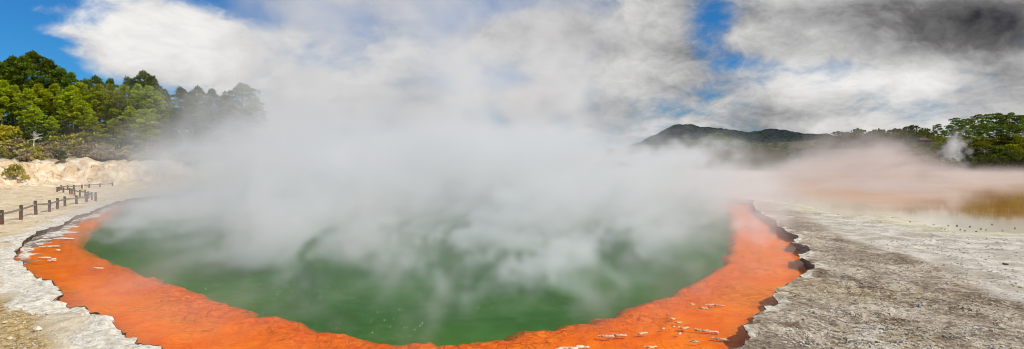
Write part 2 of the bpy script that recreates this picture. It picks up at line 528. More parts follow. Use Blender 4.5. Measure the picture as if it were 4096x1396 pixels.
# ------------------------------------------------------------------ the ground: one sheet to the horizon, with the pool cut out
def build_ground():
    pts = []
    # fan of rows, finer near the eye
    ys = []
    y = 1580.0
    while y > 640:
        ys.append(y); y -= 9 if y > 760 else (6 if y > 690 else 10)
    for r, py in enumerate(ys):
        D = CZ * F / (py - HY)
        step = 9.5 if py > 700 else 16
        k = int(6400 / step)
        j = nrg.uniform(-0.35, 0.35, (k, 2))
        px = -1150 + (np.arange(k) + 0.5 + j[:, 0] + 0.5 * (r % 2)) * step
        Dj = CZ * F / (np.maximum(py + j[:, 1] * 6, 634) - HY)
        pts.append(np.stack([(px - 2048) / F * Dj, Dj], 1))
    # denser where the cliff rises, and over the far bank
    k = 9000
    cx = nrg.uniform(-120, -28, k); cy = nrg.uniform(75, 118, k)
    e = sdist(BANK, cx, cy); ok = (e > -3) & (e < 9)
    pts.append(np.stack([cx[ok], cy[ok]], 1))
    gx, gy = np.meshgrid(np.arange(24, 330, 4.0), np.arange(150, 330, 3.5))
    pts.append(np.stack([gx.ravel(), gy.ravel()], 1) + nrg.uniform(-1, 1, (gx.size, 2)))
    gx, gy = np.meshgrid(np.arange(-190, -20, 3.5), np.arange(100, 180, 3.5))
    pts.append(np.stack([gx.ravel(), gy.ravel()], 1) + nrg.uniform(-1, 1, (gx.size, 2)))
    # round the viewer and out to the horizon
    for R, n in ((6, 16), (12, 24), (25, 30), (60, 40), (130, 60), (300, 72), (450, 90), (800, 90), (1500, 72), (3000, 72), (6000, 72)):
        a = np.arange(n) / n * 2 * np.pi + R
        q = np.stack([np.sin(a) * R, np.cos(a) * R], 1)
        if R < 300:
            q = q[(q[:, 1] < 9) | (np.abs(q[:, 0]) > q[:, 1] * 1.2)]
        pts.append(q)
    pts = np.concatenate(pts)
    # none right beside the rim line
    dr = dist(RIM, pts[:, 0], pts[:, 1])
    ins = inside(RIM, pts[:, 0], pts[:, 1])
    keep = (~ins) & (dr > 0.012 * np.hypot(pts[:, 0], pts[:, 1]) * 0.35)
    pts = pts[keep]
    n = len(RIM)
    co = [Vector((float(a), float(b))) for a, b in np.concatenate([RIM, pts])]
    edges = [(i, (i + 1) % n) for i in range(n)]
    v, e_, f, ov, oe, of = delaunay_2d_cdt(co, edges, [], 0, 1e-5)
    V = np.array([(p.x, p.y) for p in v])
    Fc = np.array([t for t in f if len(t) == 3])
    cen = V[Fc].mean(1)
    Fc = Fc[~inside(RIM, cen[:, 0], cen[:, 1])]
    # face up
    a, b, c = V[Fc[:, 0]], V[Fc[:, 1]], V[Fc[:, 2]]
    cr = (b[:, 0] - a[:, 0]) * (c[:, 1] - a[:, 1]) - (b[:, 1] - a[:, 1]) * (c[:, 0] - a[:, 0])
    Fc[cr < 0] = Fc[cr < 0][:, ::-1]
    Z = land(V[:, 0], V[:, 1])
    d = dist(RIM, V[:, 0], V[:, 1])
    lip = 0.07 * np.exp(-(d / 0.5) ** 2) * (1 + fbm(V[:, 0] * 1.7, V[:, 1] * 1.7, 3, 8)) - 0.05 * np.exp(-(d / 0.12) ** 2)
    Z = np.maximum(Z + lip, np.where(d < 1.2, -0.12, -9))
    o = mesh('ground', np.column_stack([V, Z]), Fc.tolist(), M['ground'], smooth=True)
    tag(o, kind='structure')
    # painted-on-the-ground facts: where crust, stain, sand, mud, cliff and litter lie
    x, y = V[:, 0], V[:, 1]
    nz = fbm(x * 0.4, y * 0.4, 4, 41)
    left = sstep(2, -6, x)
    wl = np.where(x < 0, 1.1 + 1.0 * nz, 0.45 + 0.35 * nz) * np.where(y > 50, 1.3, 1)
    attr(o, 'crust', sstep(1.35, 0.25, d / np.maximum(wl, 0.15)) * np.where(x < 0, 1.0, 0.6 + 0.4 * nz))
    ST = np.array([gnd(*p) for p in [(2850, 1480), (3070, 800), (3250, 880), (3400, 955), (3560, 1005), (3780, 1060), (3900, 1120), (3990, 1180), (4150, 1225), (4500, 1300), (5200, 1500), (4500, 1590), (3000, 1590)]])
    SP = np.array([gnd(*p) for p in [(2850, 785), (2895, 773), (2958, 760), (3060, 748), (3060, 764), (3030, 800), (3230, 825), (3280, 850), (3110, 890), (3000, 840)]])
    st = np.maximum(sstep(-1.2, 1.5, sdist(ST, x, y)), 0.8 * sstep(-2, 2, sdist(SP, x, y)))
    attr(o, 'stain', st * (1 - left))
    farleft = sstep(24, 36, y)
    attr(o, 'sand', left * (0.55 + 0.45 * farleft))
    OC = np.array([gnd(*p) for p in [(-300, 1160), (40, 1190), (130, 1260), (200, 1330), (180, 1420), (100, 1520), (-400, 1500)]])
    FO = np.array([gnd(*p) for p in [(-300, 960), (0, 925), (180, 870), (330, 825), (390, 815), (330, 840), (230, 890), (120, 925), (20, 1000), (-300, 1100)]])
    attr(o, 'ochre', np.maximum(sstep(-1, 1, sdist(OC, x, y)), 0.45 * sstep(-1.5, 1.5, sdist(FO, x, y))))
    dl = sdist(LAKE_POLY, x, y)
    attr(o, 'mud', sstep(-3.5, -0.5, dl) * 0.9)
    db = sdist(BANK, x, y)
    attr(o, 'cliff', sstep(-4, -0.5, db + nz) * sstep(9, 5, db + nz))
    bank = sstep(165, 168, y + 0.02 * x) * sstep(28, 60, x)
    attr(o, 'litter', np.maximum(np.maximum(sstep(5.5, 8, db + 1.5 * nz), bank), sstep(330, 420, np.hypot(x, y))))
    # the broken, overhanging edge of the crust
    nx = np.roll(RIM, -1, 0) - np.roll(RIM, 1, 0)
    ln = np.hypot(nx[:, 0], nx[:, 1]); nrm = np.stack([nx[:, 1], -nx[:, 0]], 1) / ln[:, None]
    test = RIM + nrm * 0.05
    if inside(RIM, test[:, 0], test[:, 1]).mean() > 0.5:
        nrm = -nrm
    zr = land(RIM[:, 0], RIM[:, 1]) + 0.02
    zr = np.maximum(zr, -0.12)
    jag = fbm(RIM[:, 0] * 2.5, RIM[:, 1] * 2.5, 3, 12)
    right = sstep(-3, 6, RIM[:, 0])
    under = (0.12 + 0.22 * right) * (1 + 0.7 * jag)
    rows = [(RIM, zr + 0.02), (RIM + nrm * 0.02, zr - 0.05), (RIM + nrm * (0.05 + 0.4 * under[:, None]), zr - 0.10 + 0.02 * jag),
            (RIM + nrm * under[:, None], np.full(len(RIM), WATER + 0.02)), (RIM + nrm * (under[:, None] + 0.05), np.full(len(RIM), WATER - 0.5))]
    vs = np.concatenate([np.column_stack([r, z]) for r, z in rows])
    fs = []
    for r in range(len(rows) - 1):
        for i in range(n):
            j = (i + 1) % n
            fs.append((r * n + i, r * n + j, (r + 1) * n + j, (r + 1) * n + i))
    tag(mesh('pool_ledge', vs, fs, M['ledge'], smooth=True), kind='structure')


build_ground()


# ------------------------------------------------------------------ the pool: orange shelf, green depth, clear surface
def build_pool():
    ys = []
    y = 1570.0
    while y > 742:
        ys.append(y); y -= 8 if y > 820 else 4
    step = 9
    cols = np.arange(-20, 3400, step)
    PY, PX = np.meshgrid(ys, cols, indexing='ij')
    Dd = (CZ - WATER) * F / (PY - HY)
    X = ((PX - 2048) / F * Dd).ravel(); Y = Dd.ravel()
    dr = sdist(RIM, X, Y)
    dg = sdist(GREEN, X, Y)
    dg = dg + 0.22 * fbm(X * 1.0, Y * 1.0, 3, 51, 0.5)
    dd = sdist(DRY, X, Y) + 0.5 * fbm(X * 0.8, Y * 0.8, 4, 52)
    lump = np.abs(fbm(X * 0.9, Y * 0.9, 4, 53, 0.6))
    near = sstep(-3.2, 0.0, dg)
    z = WATER - 0.05 - 0.09 * sstep(0, 3, dr) + 0.03 * fbm(X * 0.5, Y * 0.5, 4, 54)
    z = z + near * (0.10 * (1 - np.minimum(lump, 1)) - 0.02)
    z = np.minimum(z, WATER - 0.02)
    z = z - 1.6 * sstep(-0.3, 2.4, dg)
    zd = WATER + 0.05 + 0.06 * fbm(X * 0.9, Y * 0.9, 4, 56, 0.6)
    t = sstep(-0.7, 0.8, dd)
    z = z * (1 - t) + zd * t
    R, C = PY.shape
    idx = np.arange(R * C).reshape(R, C)
    q = np.stack([idx[:-1, :-1], idx[:-1, 1:], idx[1:, 1:], idx[1:, :-1]], -1).reshape(-1, 4)
    keep = dr[q].max(1) > -0.9
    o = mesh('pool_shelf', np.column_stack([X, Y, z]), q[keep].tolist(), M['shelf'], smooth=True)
    tag(o, kind='structure')
    attr(o, 'lumpy', sstep(-2.2, -0.1, dg) * sstep(34, 20, Y))
    attr(o, 'dry', t)
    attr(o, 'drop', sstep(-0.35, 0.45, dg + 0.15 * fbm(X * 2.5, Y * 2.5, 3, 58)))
    attr(o, 'margin', sstep(1.0, 0.1, dr) * (1 - t))
    xs = (-36, 34)
    tag(mesh('deep_water', [(xs[0], 10, WATER - 0.3), (xs[1], 10, WATER - 0.3), (xs[1], 84, WATER - 0.3), (xs[0], 84, WATER - 0.3)], [(0, 1, 2, 3)], M['deep']), kind='structure')
    bm = bmesh.new()
    rim2 = RIM[::3]
    cx, cy = rim2.mean(0)
    vs = [bm.verts.new((cx + (a - cx) * 1.012, cy + (b - cy) * 1.012, WATER)) for a, b in rim2]
    fc = bm.faces.new(vs)
    if fc.normal.z < 0:
        fc.normal_flip()
    bmesh.ops.triangulate(bm, faces=[fc])
    for f_ in bm.faces:
        f_.normal_update()
        if f_.normal.z < 0:
            f_.normal_flip()
    tag(bm_obj('pool_water', bm, M['water']), kind='structure')


build_pool()


def build_lake():
    gx, gy = np.meshgrid(np.arange(22, 340, 1.6), np.arange(28, 176, 1.6))
    X, Y = gx.ravel(), gy.ravel()
    d = sdist(LAKE_POLY, X, Y)
    R, C = gx.shape
    idx = np.arange(R * C).reshape(R, C)
    q = np.stack([idx[:-1, :-1], idx[:-1, 1:], idx[1:, 1:], idx[1:, :-1]], -1).reshape(-1, 4)
    q = q[d[q].max(1) > -2.2]
    o = mesh('lake_water', np.column_stack([X, Y, np.full(X.shape, LAKE)]), q.tolist(), M['lake'])
    tag(o, kind='structure')
    attr(o, 'shallow', sstep(14, 1, d + 2.0 * fbm(X * 0.25, Y * 0.25, 3, 61)) * sstep(80, 60, Y))


build_lake()


def build_hills():
    rp = [(-3000, 604), (0, 600), (1000, 600), (1800, 605), (2300, 600), (2500, 590), (2594, 559), (2645, 525), (2696, 498), (2742, 497), (2776, 502), (2793, 508), (2833, 507),
          (2890, 518), (2947, 532), (2975, 535), (3004, 525), (3038, 518), (3072, 521), (3106, 531), (3140, 539), (3157, 541), (3186, 537),
          (3214, 545), (3243, 555), (3400, 575), (3700, 588), (4100, 592), (7000, 600)]
    D0 = 1600.0
    rx = np.array([(p[0] - 2048) / F * D0 for p in rp]); rz = np.array([CZ + (HY - p[1]) / F * D0 for p in rp])
    xs = np.concatenate([np.arange(-2600, 300, 60.0), np.arange(300, 900, 7.0), np.arange(900, 2600, 50.0)])
    ys = np.concatenate([np.linspace(1150, 1600, 46), np.linspace(1640, 2300, 14)])
    X, Y = np.meshgrid(xs, ys)
    R = np.interp(X, rx, rz)
    g = fbm(X / 130.0, Y / 130.0, 4, 71)
    spur = 1 - np.abs(Y - 1600 + 90 * g) / np.where(Y < 1600, 480, 760)
    Z = R * np.clip(spur, 0, 1) ** 0.85 * (1 + 0.10 * g * sstep(0, 200, 1600 - Y)) + 1.6 * fbm(X / 9, Y / 9, 3, 73) * sstep(20, 50, R)
    Z = np.where(spur <= 0.01, -8, Z)
    r, c = X.shape
    idx = np.arange(r * c).reshape(r, c)
    q = np.stack([idx[:-1, :-1], idx[:-1, 1:], idx[1:, 1:], idx[1:, :-1]], -1).reshape(-1, 4)
    tag(mesh('hills', np.column_stack([X.ravel(), Y.ravel(), Z.ravel()]), q.tolist(), M['hill'], smooth=True), kind='structure')


build_hills()


# ------------------------------------------------------------------ plants
class Leaves:
    def __init__(s):
        s.v = []; s.f = []; s.tone = []; s.tip = []

    def clump(s, c, r, n, size, R, tone, up=0.35, aspect=0.42):
        """needle tufts spread through the shell of an ellipsoid"""
        for _ in range(n):
            d = Vector((R.gauss(0, 1), R.gauss(0, 1), R.gauss(0, 1))).normalized()
            if d.z < -0.35 and R.random() < 0.7:
                d.z = -d.z
            k = R.uniform(0.35, 1.0) ** 0.6
            p = Vector((c[0] + d.x * r[0] * k, c[1] + d.y * r[1] * k, c[2] + d.z * r[2] * k))
            ax = (d + Vector((R.gauss(0, .5), R.gauss(0, .5), R.gauss(0, .5) + up))).normalized()
            sd = ax.cross(Vector((R.gauss(0, 1), R.gauss(0, 1), R.gauss(0, 1))))
            if sd.length < 1e-3:
                continue
            sd.normalize()
            L = size * R.uniform(0.6, 1.3); W = L * aspect
            b = len(s.v)
            s.v += [p - sd * W * 0.35, p + sd * W * 0.35, p + ax * L * 0.7 + sd * W * 0.5, p + ax * L, p + ax * L * 0.7 - sd * W * 0.5]
            s.f.append((b, b + 1, b + 2, b + 3, b + 4))
            t = min(1, max(0, tone + R.gauss(0, 0.16)))
            s.tone += [t] * 5
            s.tip += [0, 0, 0.7, 1, 0.7]

    def build(s, name, mat, parent):
        o = mesh(name, s.v, s.f, mat, parent)
        attr(o, 'tone', s.tone); attr(o, 'tip', s.tip)
        return o


class Wood:
    def __init__(s):
        s.v = []; s.f = []

    def limb(s, pts, r0, r1, n=6):
        m = len(pts); b = len(s.v)
        for i, p in enumerate(pts):
            p = Vector(p)
            t = (Vector(pts[min(i + 1, m - 1)]) - Vector(pts[max(i - 1, 0)])).normalized()
            u = t.cross(Vector((0.3, 0.9, 0.2)) if abs(t.z) > 0.7 else Vector((0, 0, 1))).normalized(); w = t.cross(u)
            r = r0 + (r1 - r0) * i / (m - 1)
            for j in range(n):
                a = 2 * math.pi * j / n
                s.v.append(p + u * math.cos(a) * r + w * math.sin(a) * r)
        for i in range(m - 1):
            for j in range(n):
                k = (j + 1) % n
                s.f.append((b + i * n + j, b + i * n + k, b + (i + 1) * n + k, b + (i + 1) * n + j))

    def build(s, name, mat, parent):
        return mesh(name, s.v, s.f, mat, parent, smooth=True)


def make_pine(seed, h, cb, spread, mat, dens=1.0, leaf=0.36, shape='pine'):
    """tall pine: bare leaning trunk with dead stubs, crown of separate needle pads"""
    R = random.Random(seed)
    root = empty('pine_tree')
    w = Wood(); lv = Leaves()
    lean = (R.uniform(-.5, .5), R.uniform(-.4, .4))
    P = lambda t: Vector((lean[0] * t * t + 0.15 * math.sin(t * 5 + seed), lean[1] * t * t, h * t))
    w.limb([P(i / 9) for i in range(10)], 0.20 * h / 15, 0.04, 8)
    for i in range(13):                                   # dead stubs under the crown
        t = R.uniform(0.12, cb + 0.1); a = R.uniform(0, 6.28); L = R.uniform(0.5, 1.7)
        p = P(t); d = Vector((math.cos(a), math.sin(a), R.uniform(-0.1, 0.4)))
        w.limb([p, p + d * L * 0.6, p + d * L + Vector((0, 0, R.uniform(-.2, .3)))], 0.035, 0.012, 4)
    n = int(22 * dens)
    for i in range(n):
        u = (i + R.random()) / n                          # 0 at crown base, 1 at top
        t = cb + (1 - cb) * u * 0.97
        prof = (math.sin(math.pi * min(1, 0.18 + 0.86 * u)) ** 0.7) if shape == 'pine' else (0.35 + 0.65 * math.sin(math.pi * min(1, 0.35 + 0.6 * u)))
        rad = spread * prof * R.uniform(0.55, 1.12)
        a = i * 2.399 + R.uniform(-.5, .5)
        p = P(t)
        e = p + Vector((math.cos(a) * rad, math.sin(a) * rad, rad * R.uniform(0.05, 0.35)))
        w.limb([p - Vector((0, 0, 0.2)), p.lerp(e, 0.55) + Vector((0, 0, -0.12)), e], 0.07, 0.02, 4)
        tone = 0.15 + 0.6 * R.random() + 0.2 * u
        s = R.uniform(0.6, 1.1) * spread / 3.0
        lv.clump(e, (1.05 * s, 1.05 * s, 0.52 * s), int(100 * dens), leaf, R, tone)
        for q in range(1):
            f = p.lerp(e, R.uniform(0.45, 0.85)) + Vector((R.uniform(-.7, .7), R.uniform(-.7, .7), R.uniform(-.1, .5))) * s
            lv.clump(f, (0.7 * s, 0.7 * s, 0.36 * s), int(34 * dens), leaf, R, tone - 0.1)
    for q in range(3):
        lv.clump(P(0.99) + Vector((R.uniform(-.4, .4), R.uniform(-.4, .4), R.uniform(-.5, .1))), (0.5, 0.5, 0.6), int(40 * dens), leaf, R, 0.6, 0.7)
    w.build('trunk', M['bark'], root)
    lv.build('crown', mat, root)
    return root


def make_shrub(seed, r, hh, mat, n=26, leaf=0.2, per=70, name='shrub', twigs=14, flat=0.6):
    R = random.Random(seed)
    root = empty(name)
    w = Wood(); lv = Leaves()
    for i in range(n):
        a = R.uniform(0, 6.28); q = math.sqrt(R.random())
        z = hh * (1 - 0.75 * q * q) * R.uniform(0.45, 0.95)
        c = Vector((math.cos(a) * q * r, math.sin(a) * q * r, z))
        s = R.uniform(0.26, 0.46) * r
        lv.clump(c, (s, s, s * flat), per, leaf, R, R.uniform(0.15, 0.85), 0.25, 0.55)
    for i in range(twigs):
        a = R.uniform(0, 6.28); q = R.uniform(0.3, 1.08)
        b = Vector((R.uniform(-.25, .25) * r, R.uniform(-.25, .25) * r, 0))
        e = Vector((math.cos(a) * q * r, math.sin(a) * q * r, hh * R.uniform(0.3, 1.0) * (1.1 - 0.5 * q)))
        w.limb([b, b.lerp(e, 0.5) + Vector((0, 0, 0.15 * hh)), e], 0.05, 0.012, 4)
    w.build('stem', M['greybark'], root)
    lv.build('foliage', mat, root)
    return root


def make_broad(seed, h, spread, mat, n=40, leaf=0.42, per=60, flat=0.45, name='broadleaf_tree'):
    """wide-crowned evergreen with layered pads"""
    R = random.Random(seed)
    root = empty(name)
    w = Wood(); lv = Leaves()
    w.limb([(0, 0, -0.3), (0.1, 0, h * 0.3), (R.uniform(-.5, .5), 0.2, h * 0.7)], 0.2, 0.08, 7)
    for i in range(n):
        a = R.uniform(0, 6.28); q = R.random() ** 0.55
        z = h * (0.10 + 0.86 * R.random() ** 0.75 * (1 - 0.42 * q * q))
        c = Vector((math.cos(a) * q * spread, math.sin(a) * q * spread, z))
        s = R.uniform(0.2, 0.38) * spread
        lv.clump(c, (s, s, s * flat), per, leaf, R, R.uniform(0.1, 0.9), 0.3, 0.6)
        if i % 3 == 0:
            w.limb([(0, 0, h * 0.3), Vector((0, 0, h * 0.4)).lerp(c, 0.5), c], 0.07, 0.02, 4)
    w.build('trunk', M['greybark'], root)
    lv.build('crown', mat, root)
    return root


def make_dead(seed, h, r, name, n=16):
    R = random.Random(seed)
    root = empty(name)
    w = Wood(); b2 = Wood()
    w.limb([(0, 0, -0.2), (0.1, 0, h * 0.4), (0.05, 0.1, h * 0.75)], 0.09 * h / 2, 0.05, 6)
    for i in range(n):
        a = R.uniform(0, 6.28); z0 = h * R.uniform(0.3, 0.75)
        d = Vector((math.cos(a), math.sin(a) * 0.6, R.uniform(-0.3, 0.6)))
        p = Vector((0.08, 0.03, z0)); L = r * R.uniform(0.6, 1.1)
        m = p + d * L * 0.5 + Vector((0, 0, R.uniform(0, 0.3) * h * 0.4)); e = p + d * L + Vector((0, 0, R.uniform(-.3, .25) * h * 0.4))
        b2.limb([p, m, e], 0.055, 0.02, 5)
        for q in range(2):
            g = m.lerp(e, R.uniform(0.1, 0.8))
            b2.limb([g, g + Vector((R.uniform(-1, 1), R.uniform(-1, 1), R.uniform(-.6, .8))) * L * 0.35], 0.03, 0.012, 4)
    w.build('trunk', M['deadwood'], root)
    b2.build('branches', M['deadwood'], root)
    return root


ORD = ['first', 'second', 'third', 'fourth', 'fifth', 'sixth', 'seventh', 'eighth', 'ninth', 'tenth', 'eleventh', 'twelfth', 'thirteenth',
       'fourteenth', 'fifteenth', 'sixteenth', 'seventeenth', 'eighteenth', 'nineteenth', 'twentieth', 'twenty-first', 'twenty-second', 'twenty-third', 'twenty-fourth', 'twenty-fifth', 'twenty-sixth', 'twenty-seventh', 'twenty-eighth', 'twenty-ninth', 'thirtieth']


class Kit:
    """prototypes used first themselves and copied afterwards"""
    def __init__(s, protos):
        s.p = protos; s.used = set()

    def place(s, i, loc, rz, sc):
        i %= len(s.p)
        o = s.p[i] if i not in s.used else copy_tree(s.p[i])
        s.used.add(i)
        o.location = loc; o.rotation_euler = (0, 0, rz)
        o.scale = sc if isinstance(sc, tuple) else (sc, sc, sc)
        return o

    def drop_unused(s):
        for i, o in enumerate(s.p):
            if i not in s.used:
                for c in list(o.children):
                    bpy.data.objects.remove(c)
                bpy.data.objects.remove(o)


def row(kit, spots, label, cat, group, width=1.0):
    """spots: (px, top_py, Y, prototype, natural height); labelled in order from the left"""
    for i, (px, top, Y, k, nh) in enumerate(sorted(spots)):
        x = (px - 2048) / F * Y
        z = zat(x, Y) - 0.15
        tz = CZ + (HY - top) / F * Y
        s = max(0.25, (tz - z) / nh)
        o = kit.place(k, (x, Y, z), rng.uniform(0, 6.28), (s * width * rng.uniform(.92, 1.1), s * width * rng.uniform(.92, 1.1), s))
        tag(o, label.format(n=ORD[i], i=i), cat, group)


# the pine wood on the left
lime = Kit([make_pine(100 + i, 15, (0.50, 0.36, 0.46, 0.56)[i], (2.5, 2.7, 2.1, 2.2)[i], M['pine'], 1.2, 0.34) for i in range(4)])
dark = Kit([make_pine(120 + i, 15, (0.45, 0.55, 0.5)[i], (2.6, 2.2, 2.7)[i], M['pine_dark'], 1.25) for i in range(3)])
row(dark, [(16, 258, 122, 0, 15), (54, 239, 125, 1, 15), (95, 236, 120, 0, 15), (136, 218, 124, 2, 15), (190, 247, 122, 1, 15), (240, 282, 121, 2, 15), (293, 298, 120, 0, 15),
           (353, 328, 122, 1, 15), (395, 315, 124, 2, 15), (451, 322, 122, 0, 15), (516, 320, 125, 1, 15), (587, 296, 126, 2, 15), (616, 310, 122, 0, 15), (-60, 270, 122, 2, 15), (-140, 300, 122, 0, 15)],
    'dark green pine in the back row of the left wood, {n} from the left', 'pine tree', 'pines in the back row of the left wood')
row(lime, [(12, 330, 112, 0, 15), (70, 345, 113, 2, 15), (118, 360, 110, 1, 15), (175, 345, 113, 3, 15), (225, 340, 112, 2, 15), (282, 350, 110, 0, 15), (338, 335, 112, 1, 15), (392, 345, 110, 0, 15),
           (440, 340, 113, 2, 15), (492, 345, 111, 1, 15), (545, 345, 113, 3, 15), (600, 350, 112, 1, 15), (640, 372, 113, 0, 15), (-70, 340, 112, 1, 15)],
    'bright green pine in the middle row of the left wood, {n} from the left', 'pine tree', 'pines in the middle row of the left wood', 1.05)
row(lime, [(150, 425, 104, 3, 15), (212, 470, 103, 3, 15), (305, 400, 105, 1, 15), (345, 410, 104, 0, 15), (372, 470, 102, 1, 15), (455, 478, 102, 1, 15), (525, 430, 103, 2, 15), (585, 440, 103, 1, 15), (-40, 420, 104, 0, 15)],
    'lime green pine at the front edge of the left wood, {n} from the left', 'pine tree', 'pines at the front edge of the left wood', 1.3)
row(dark, [(660, 362, 132, 0, 15), (728, 358, 136, 1, 15), (765, 372, 134, 0, 15), (800, 355, 138, 2, 15), (850, 362, 140, 0, 15), (900, 388, 140, 2, 15), (1030, 395, 145, 0, 15)],
    'dim pine half lost in the steam beyond the left wood, {n} from the left', 'pine tree', 'pines half hidden by steam')
row(Kit([make_pine(131, 15, 0.52, 3.6, M['pine_dark'], 1.1)]), [(972, 340, 140, 0, 15)], 'lone dark pine with a broad open top rising out of the steam', 'pine tree', None, 1.1)
row(dark, [(650 + 46 * i, 425 + 14 * (i % 3), 128 + 2 * (i % 2), i, 15) for i in range(8)],
    'low dim pine in the steam right of the wood, {n} from the left', 'pine tree', 'low pines half hidden by steam', 2.0)
# dim pines that close the wood behind the first rows
row(dark, [(20 + 62 * i, 400 + 18 * (i % 3), 132 + 3 * (i % 2), i, 15) for i in range(11)],
    'shaded pine deep inside the left wood, {n} from the left', 'pine tree', 'shaded pines deep in the left wood', 1.3)
lime.drop_unused(); dark.drop_unused()

# shrubs on the cliff top
MS = [M['bush_olive'], M['bush_brown'], M['bush_yellow'], M['bush_brown'], M['bush_olive'], M['bush_dark']]
shr = Kit([make_shrub(200 + i, 1.7, 2.6, MS[i], 30, 0.27, 80) for i in range(6)])
kinds = ['olive', 'grey-brown', 'yellow-green', 'grey-brown', 'olive', 'dark green']
cnt = {}


def shrub(px, top, Y, k, wd=1.0, where='on the cliff under the pines', grp='shrubs on the cliff'):
    Y += 4.5 * max(0, min(1, (px - 120) / 150)) if Y > 90 else 2.0 * (px > 200)
    x = (px - 2048) / F * Y
    z = zat(x, Y) - 0.2
    s = max(0.35, (CZ + (HY - top) / F * Y - z) / 2.5)
    o = shr.place(k, (x, Y, z), rng.uniform(0, 6.28), (s * wd, s * wd, s))
    key = (kinds[k % 6], where)
    cnt.setdefault(key, []).append((px, o, grp))


for px, top, Y, k, wd in [
        (-40, 520, 99, 0, 1.2), (10, 500, 100, 2, 1.2), (60, 515, 101, 2, 1.2), (115, 500, 102, 5, 1.2), (165, 495, 102, 5, 1.2), (215, 545, 100, 2, 1.2), (262, 535, 100, 5, 1.1),
        (310, 535, 100, 2, 1.2), (360, 530, 100, 0, 1.2), (410, 540, 99, 1, 1.2), (455, 545, 100, 0, 1.2), (500, 545, 100, 5, 1.2), (545, 560, 101, 2, 1.1), (600, 570, 101, 1, 1.2), (650, 580, 101, 1, 1.2),
        (-20, 570, 96, 1, 1.2), (30, 565, 96, 0, 1.2), (80, 560, 97, 1, 1.1), (125, 575, 96.5, 0, 1.2), (175, 570, 97, 1, 1.2), (225, 575, 97, 0, 1.1), (275, 565, 97, 1, 1.2), (325, 560, 97, 0, 1.3), (372, 565, 97, 1, 1.1),
        (420, 570, 97, 1, 1.2), (470, 575, 98, 0, 1.1), (520, 580, 98, 1, 1.2), (570, 588, 99, 1, 1.2), (625, 598, 99, 1, 1.2), (685, 600, 100, 0, 1.2), (735, 604, 100, 1, 1.2), (790, 606, 100, 0, 1.2),
        (-10, 610, 94, 1, 1.1), (28, 620, 93.5, 0, 1.0), (66, 616, 93.5, 5, 1.0), (100, 600, 94.5, 1, 1.0), (142, 605, 95, 0, 1.0), (190, 606, 95, 1, 1.0), (238, 600, 95, 5, 0.9), (290, 598, 95.5, 1, 1.1), (345, 600, 95.5, 0, 1.1),
        (395, 603, 96, 1, 1.1), (445, 606, 96, 1, 1.1), (500, 612, 97, 0, 1.1), (555, 616, 97, 1, 1.1), (610, 622, 98, 1, 1.1)]:
    shrub(px, top, Y, k, wd)
shrub(250, 651, 91.9, 3, 1.2, 'alone on the pale cliff face', 'shrubs on the cliff')
shrub(60, 660, 86.0, 0, 0.9, 'hanging over the cliff foot at the left', 'shrubs on the cliff')
for (kd, where), lst in cnt.items():
    for i, (px, o, grp) in enumerate(sorted(lst, key=lambda t: t[0])):
        tag(o, f'{kd} shrub {where}' + (f', {ORD[i]} such from left' if len(lst) > 1 else ''), 'shrub', grp)
shr.drop_unused()

d1 = make_dead(301, 2.1, 1.25, 'dead_tree', 20)
p = at(134, 575, 96); d1.location = (p.x, p.y, zat(p.x, p.y) + 0.7); d1.location.z = at(134, 578, 95).z
tag(d1, 'small bleached white dead tree among shrubs below the left pines', 'dead tree')
d2 = make_dead(302, 3.4, 1.8, 'dead_tree', 18)
for ch in d2.children:
    ch.data.materials[0] = M['greybark']
p = at(3926, 625, 172); d2.location = (p.x, 171, p.z - 0.6)
tag(d2, 'pale bare dead tree among dark bushes above the lake', 'dead tree')

# trees on the bank beyond the lake
rp = Kit([make_pine(140 + i, 11, (0.25, 0.18, 0.3)[i], (2.7, 3.1, 2.9)[i], M['pine_right'], 0.95, 0.46, 'round') for i in range(3)])
row(rp, [(3700, 520, 262, 0, 11), (3750, 500, 272, 1, 11), (3792, 502, 270, 2, 11), (3818, 476, 285, 0, 11), (3845, 486, 280, 1, 11), (3870, 477, 288, 2, 11), (3909, 463, 292, 1, 11), (3945, 462, 296, 0, 11), (3983, 456, 298, 2, 11),
         (4012, 464, 294, 1, 11), (4036, 456, 299, 0, 11), (4066, 464, 296, 2, 11), (4098, 463, 299, 1, 11), (4140, 466, 299, 0, 11)],
    'green pine on the skyline ridge above the lake, {n} from the left', 'pine tree', 'pines along the right ridge', 1.15)
row(rp, [(3725, 530, 250, 1, 11), (3775, 525, 252, 0, 11), (3822, 515, 256, 2, 11), (3862, 512, 258, 0, 11), (3898, 505, 262, 1, 11), (3930, 500, 262, 2, 11), (3968, 498, 264, 0, 11), (4005, 502, 262, 1, 11), (4045, 500, 264, 2, 11), (4085, 506, 262, 0, 11), (4130, 505, 262, 1, 11)],
    'green pine halfway up the right ridge below the skyline pines, {n} from the left', 'pine tree', 'pines halfway up the right ridge', 1.2)
dimk = Kit([make_broad(170 + i, 7, 3.6, M['bush_dark'], 40, 0.5, 50, 0.6) for i in range(2)])
row(dimk, [(10 + 58 * i, 478 + 10 * (i % 3), 127 + 2 * (i % 2), i, 7) for i in range(11)],
    'dark understorey tree between trunks deep in the left wood, {n} from the left', 'tree', 'understorey trees in the left wood', 1.3)
row(dimk, [(655 + 47 * i, 505 + 12 * (i % 3), 119 + 3 * (i % 2), i, 7) for i in range(9)],
    'dark bushy tree dim in the steam under the pines, {n} from the left', 'tree', 'bushy trees half hidden by steam', 1.0)
br = Kit([make_broad(150 + i, 7, (3.4, 3.8, 3.1)[i], (M['bush_dark'], M['bush_lime'], M['bush_dark'])[i], 44, 0.42, 60, 0.62) for i in range(3)])
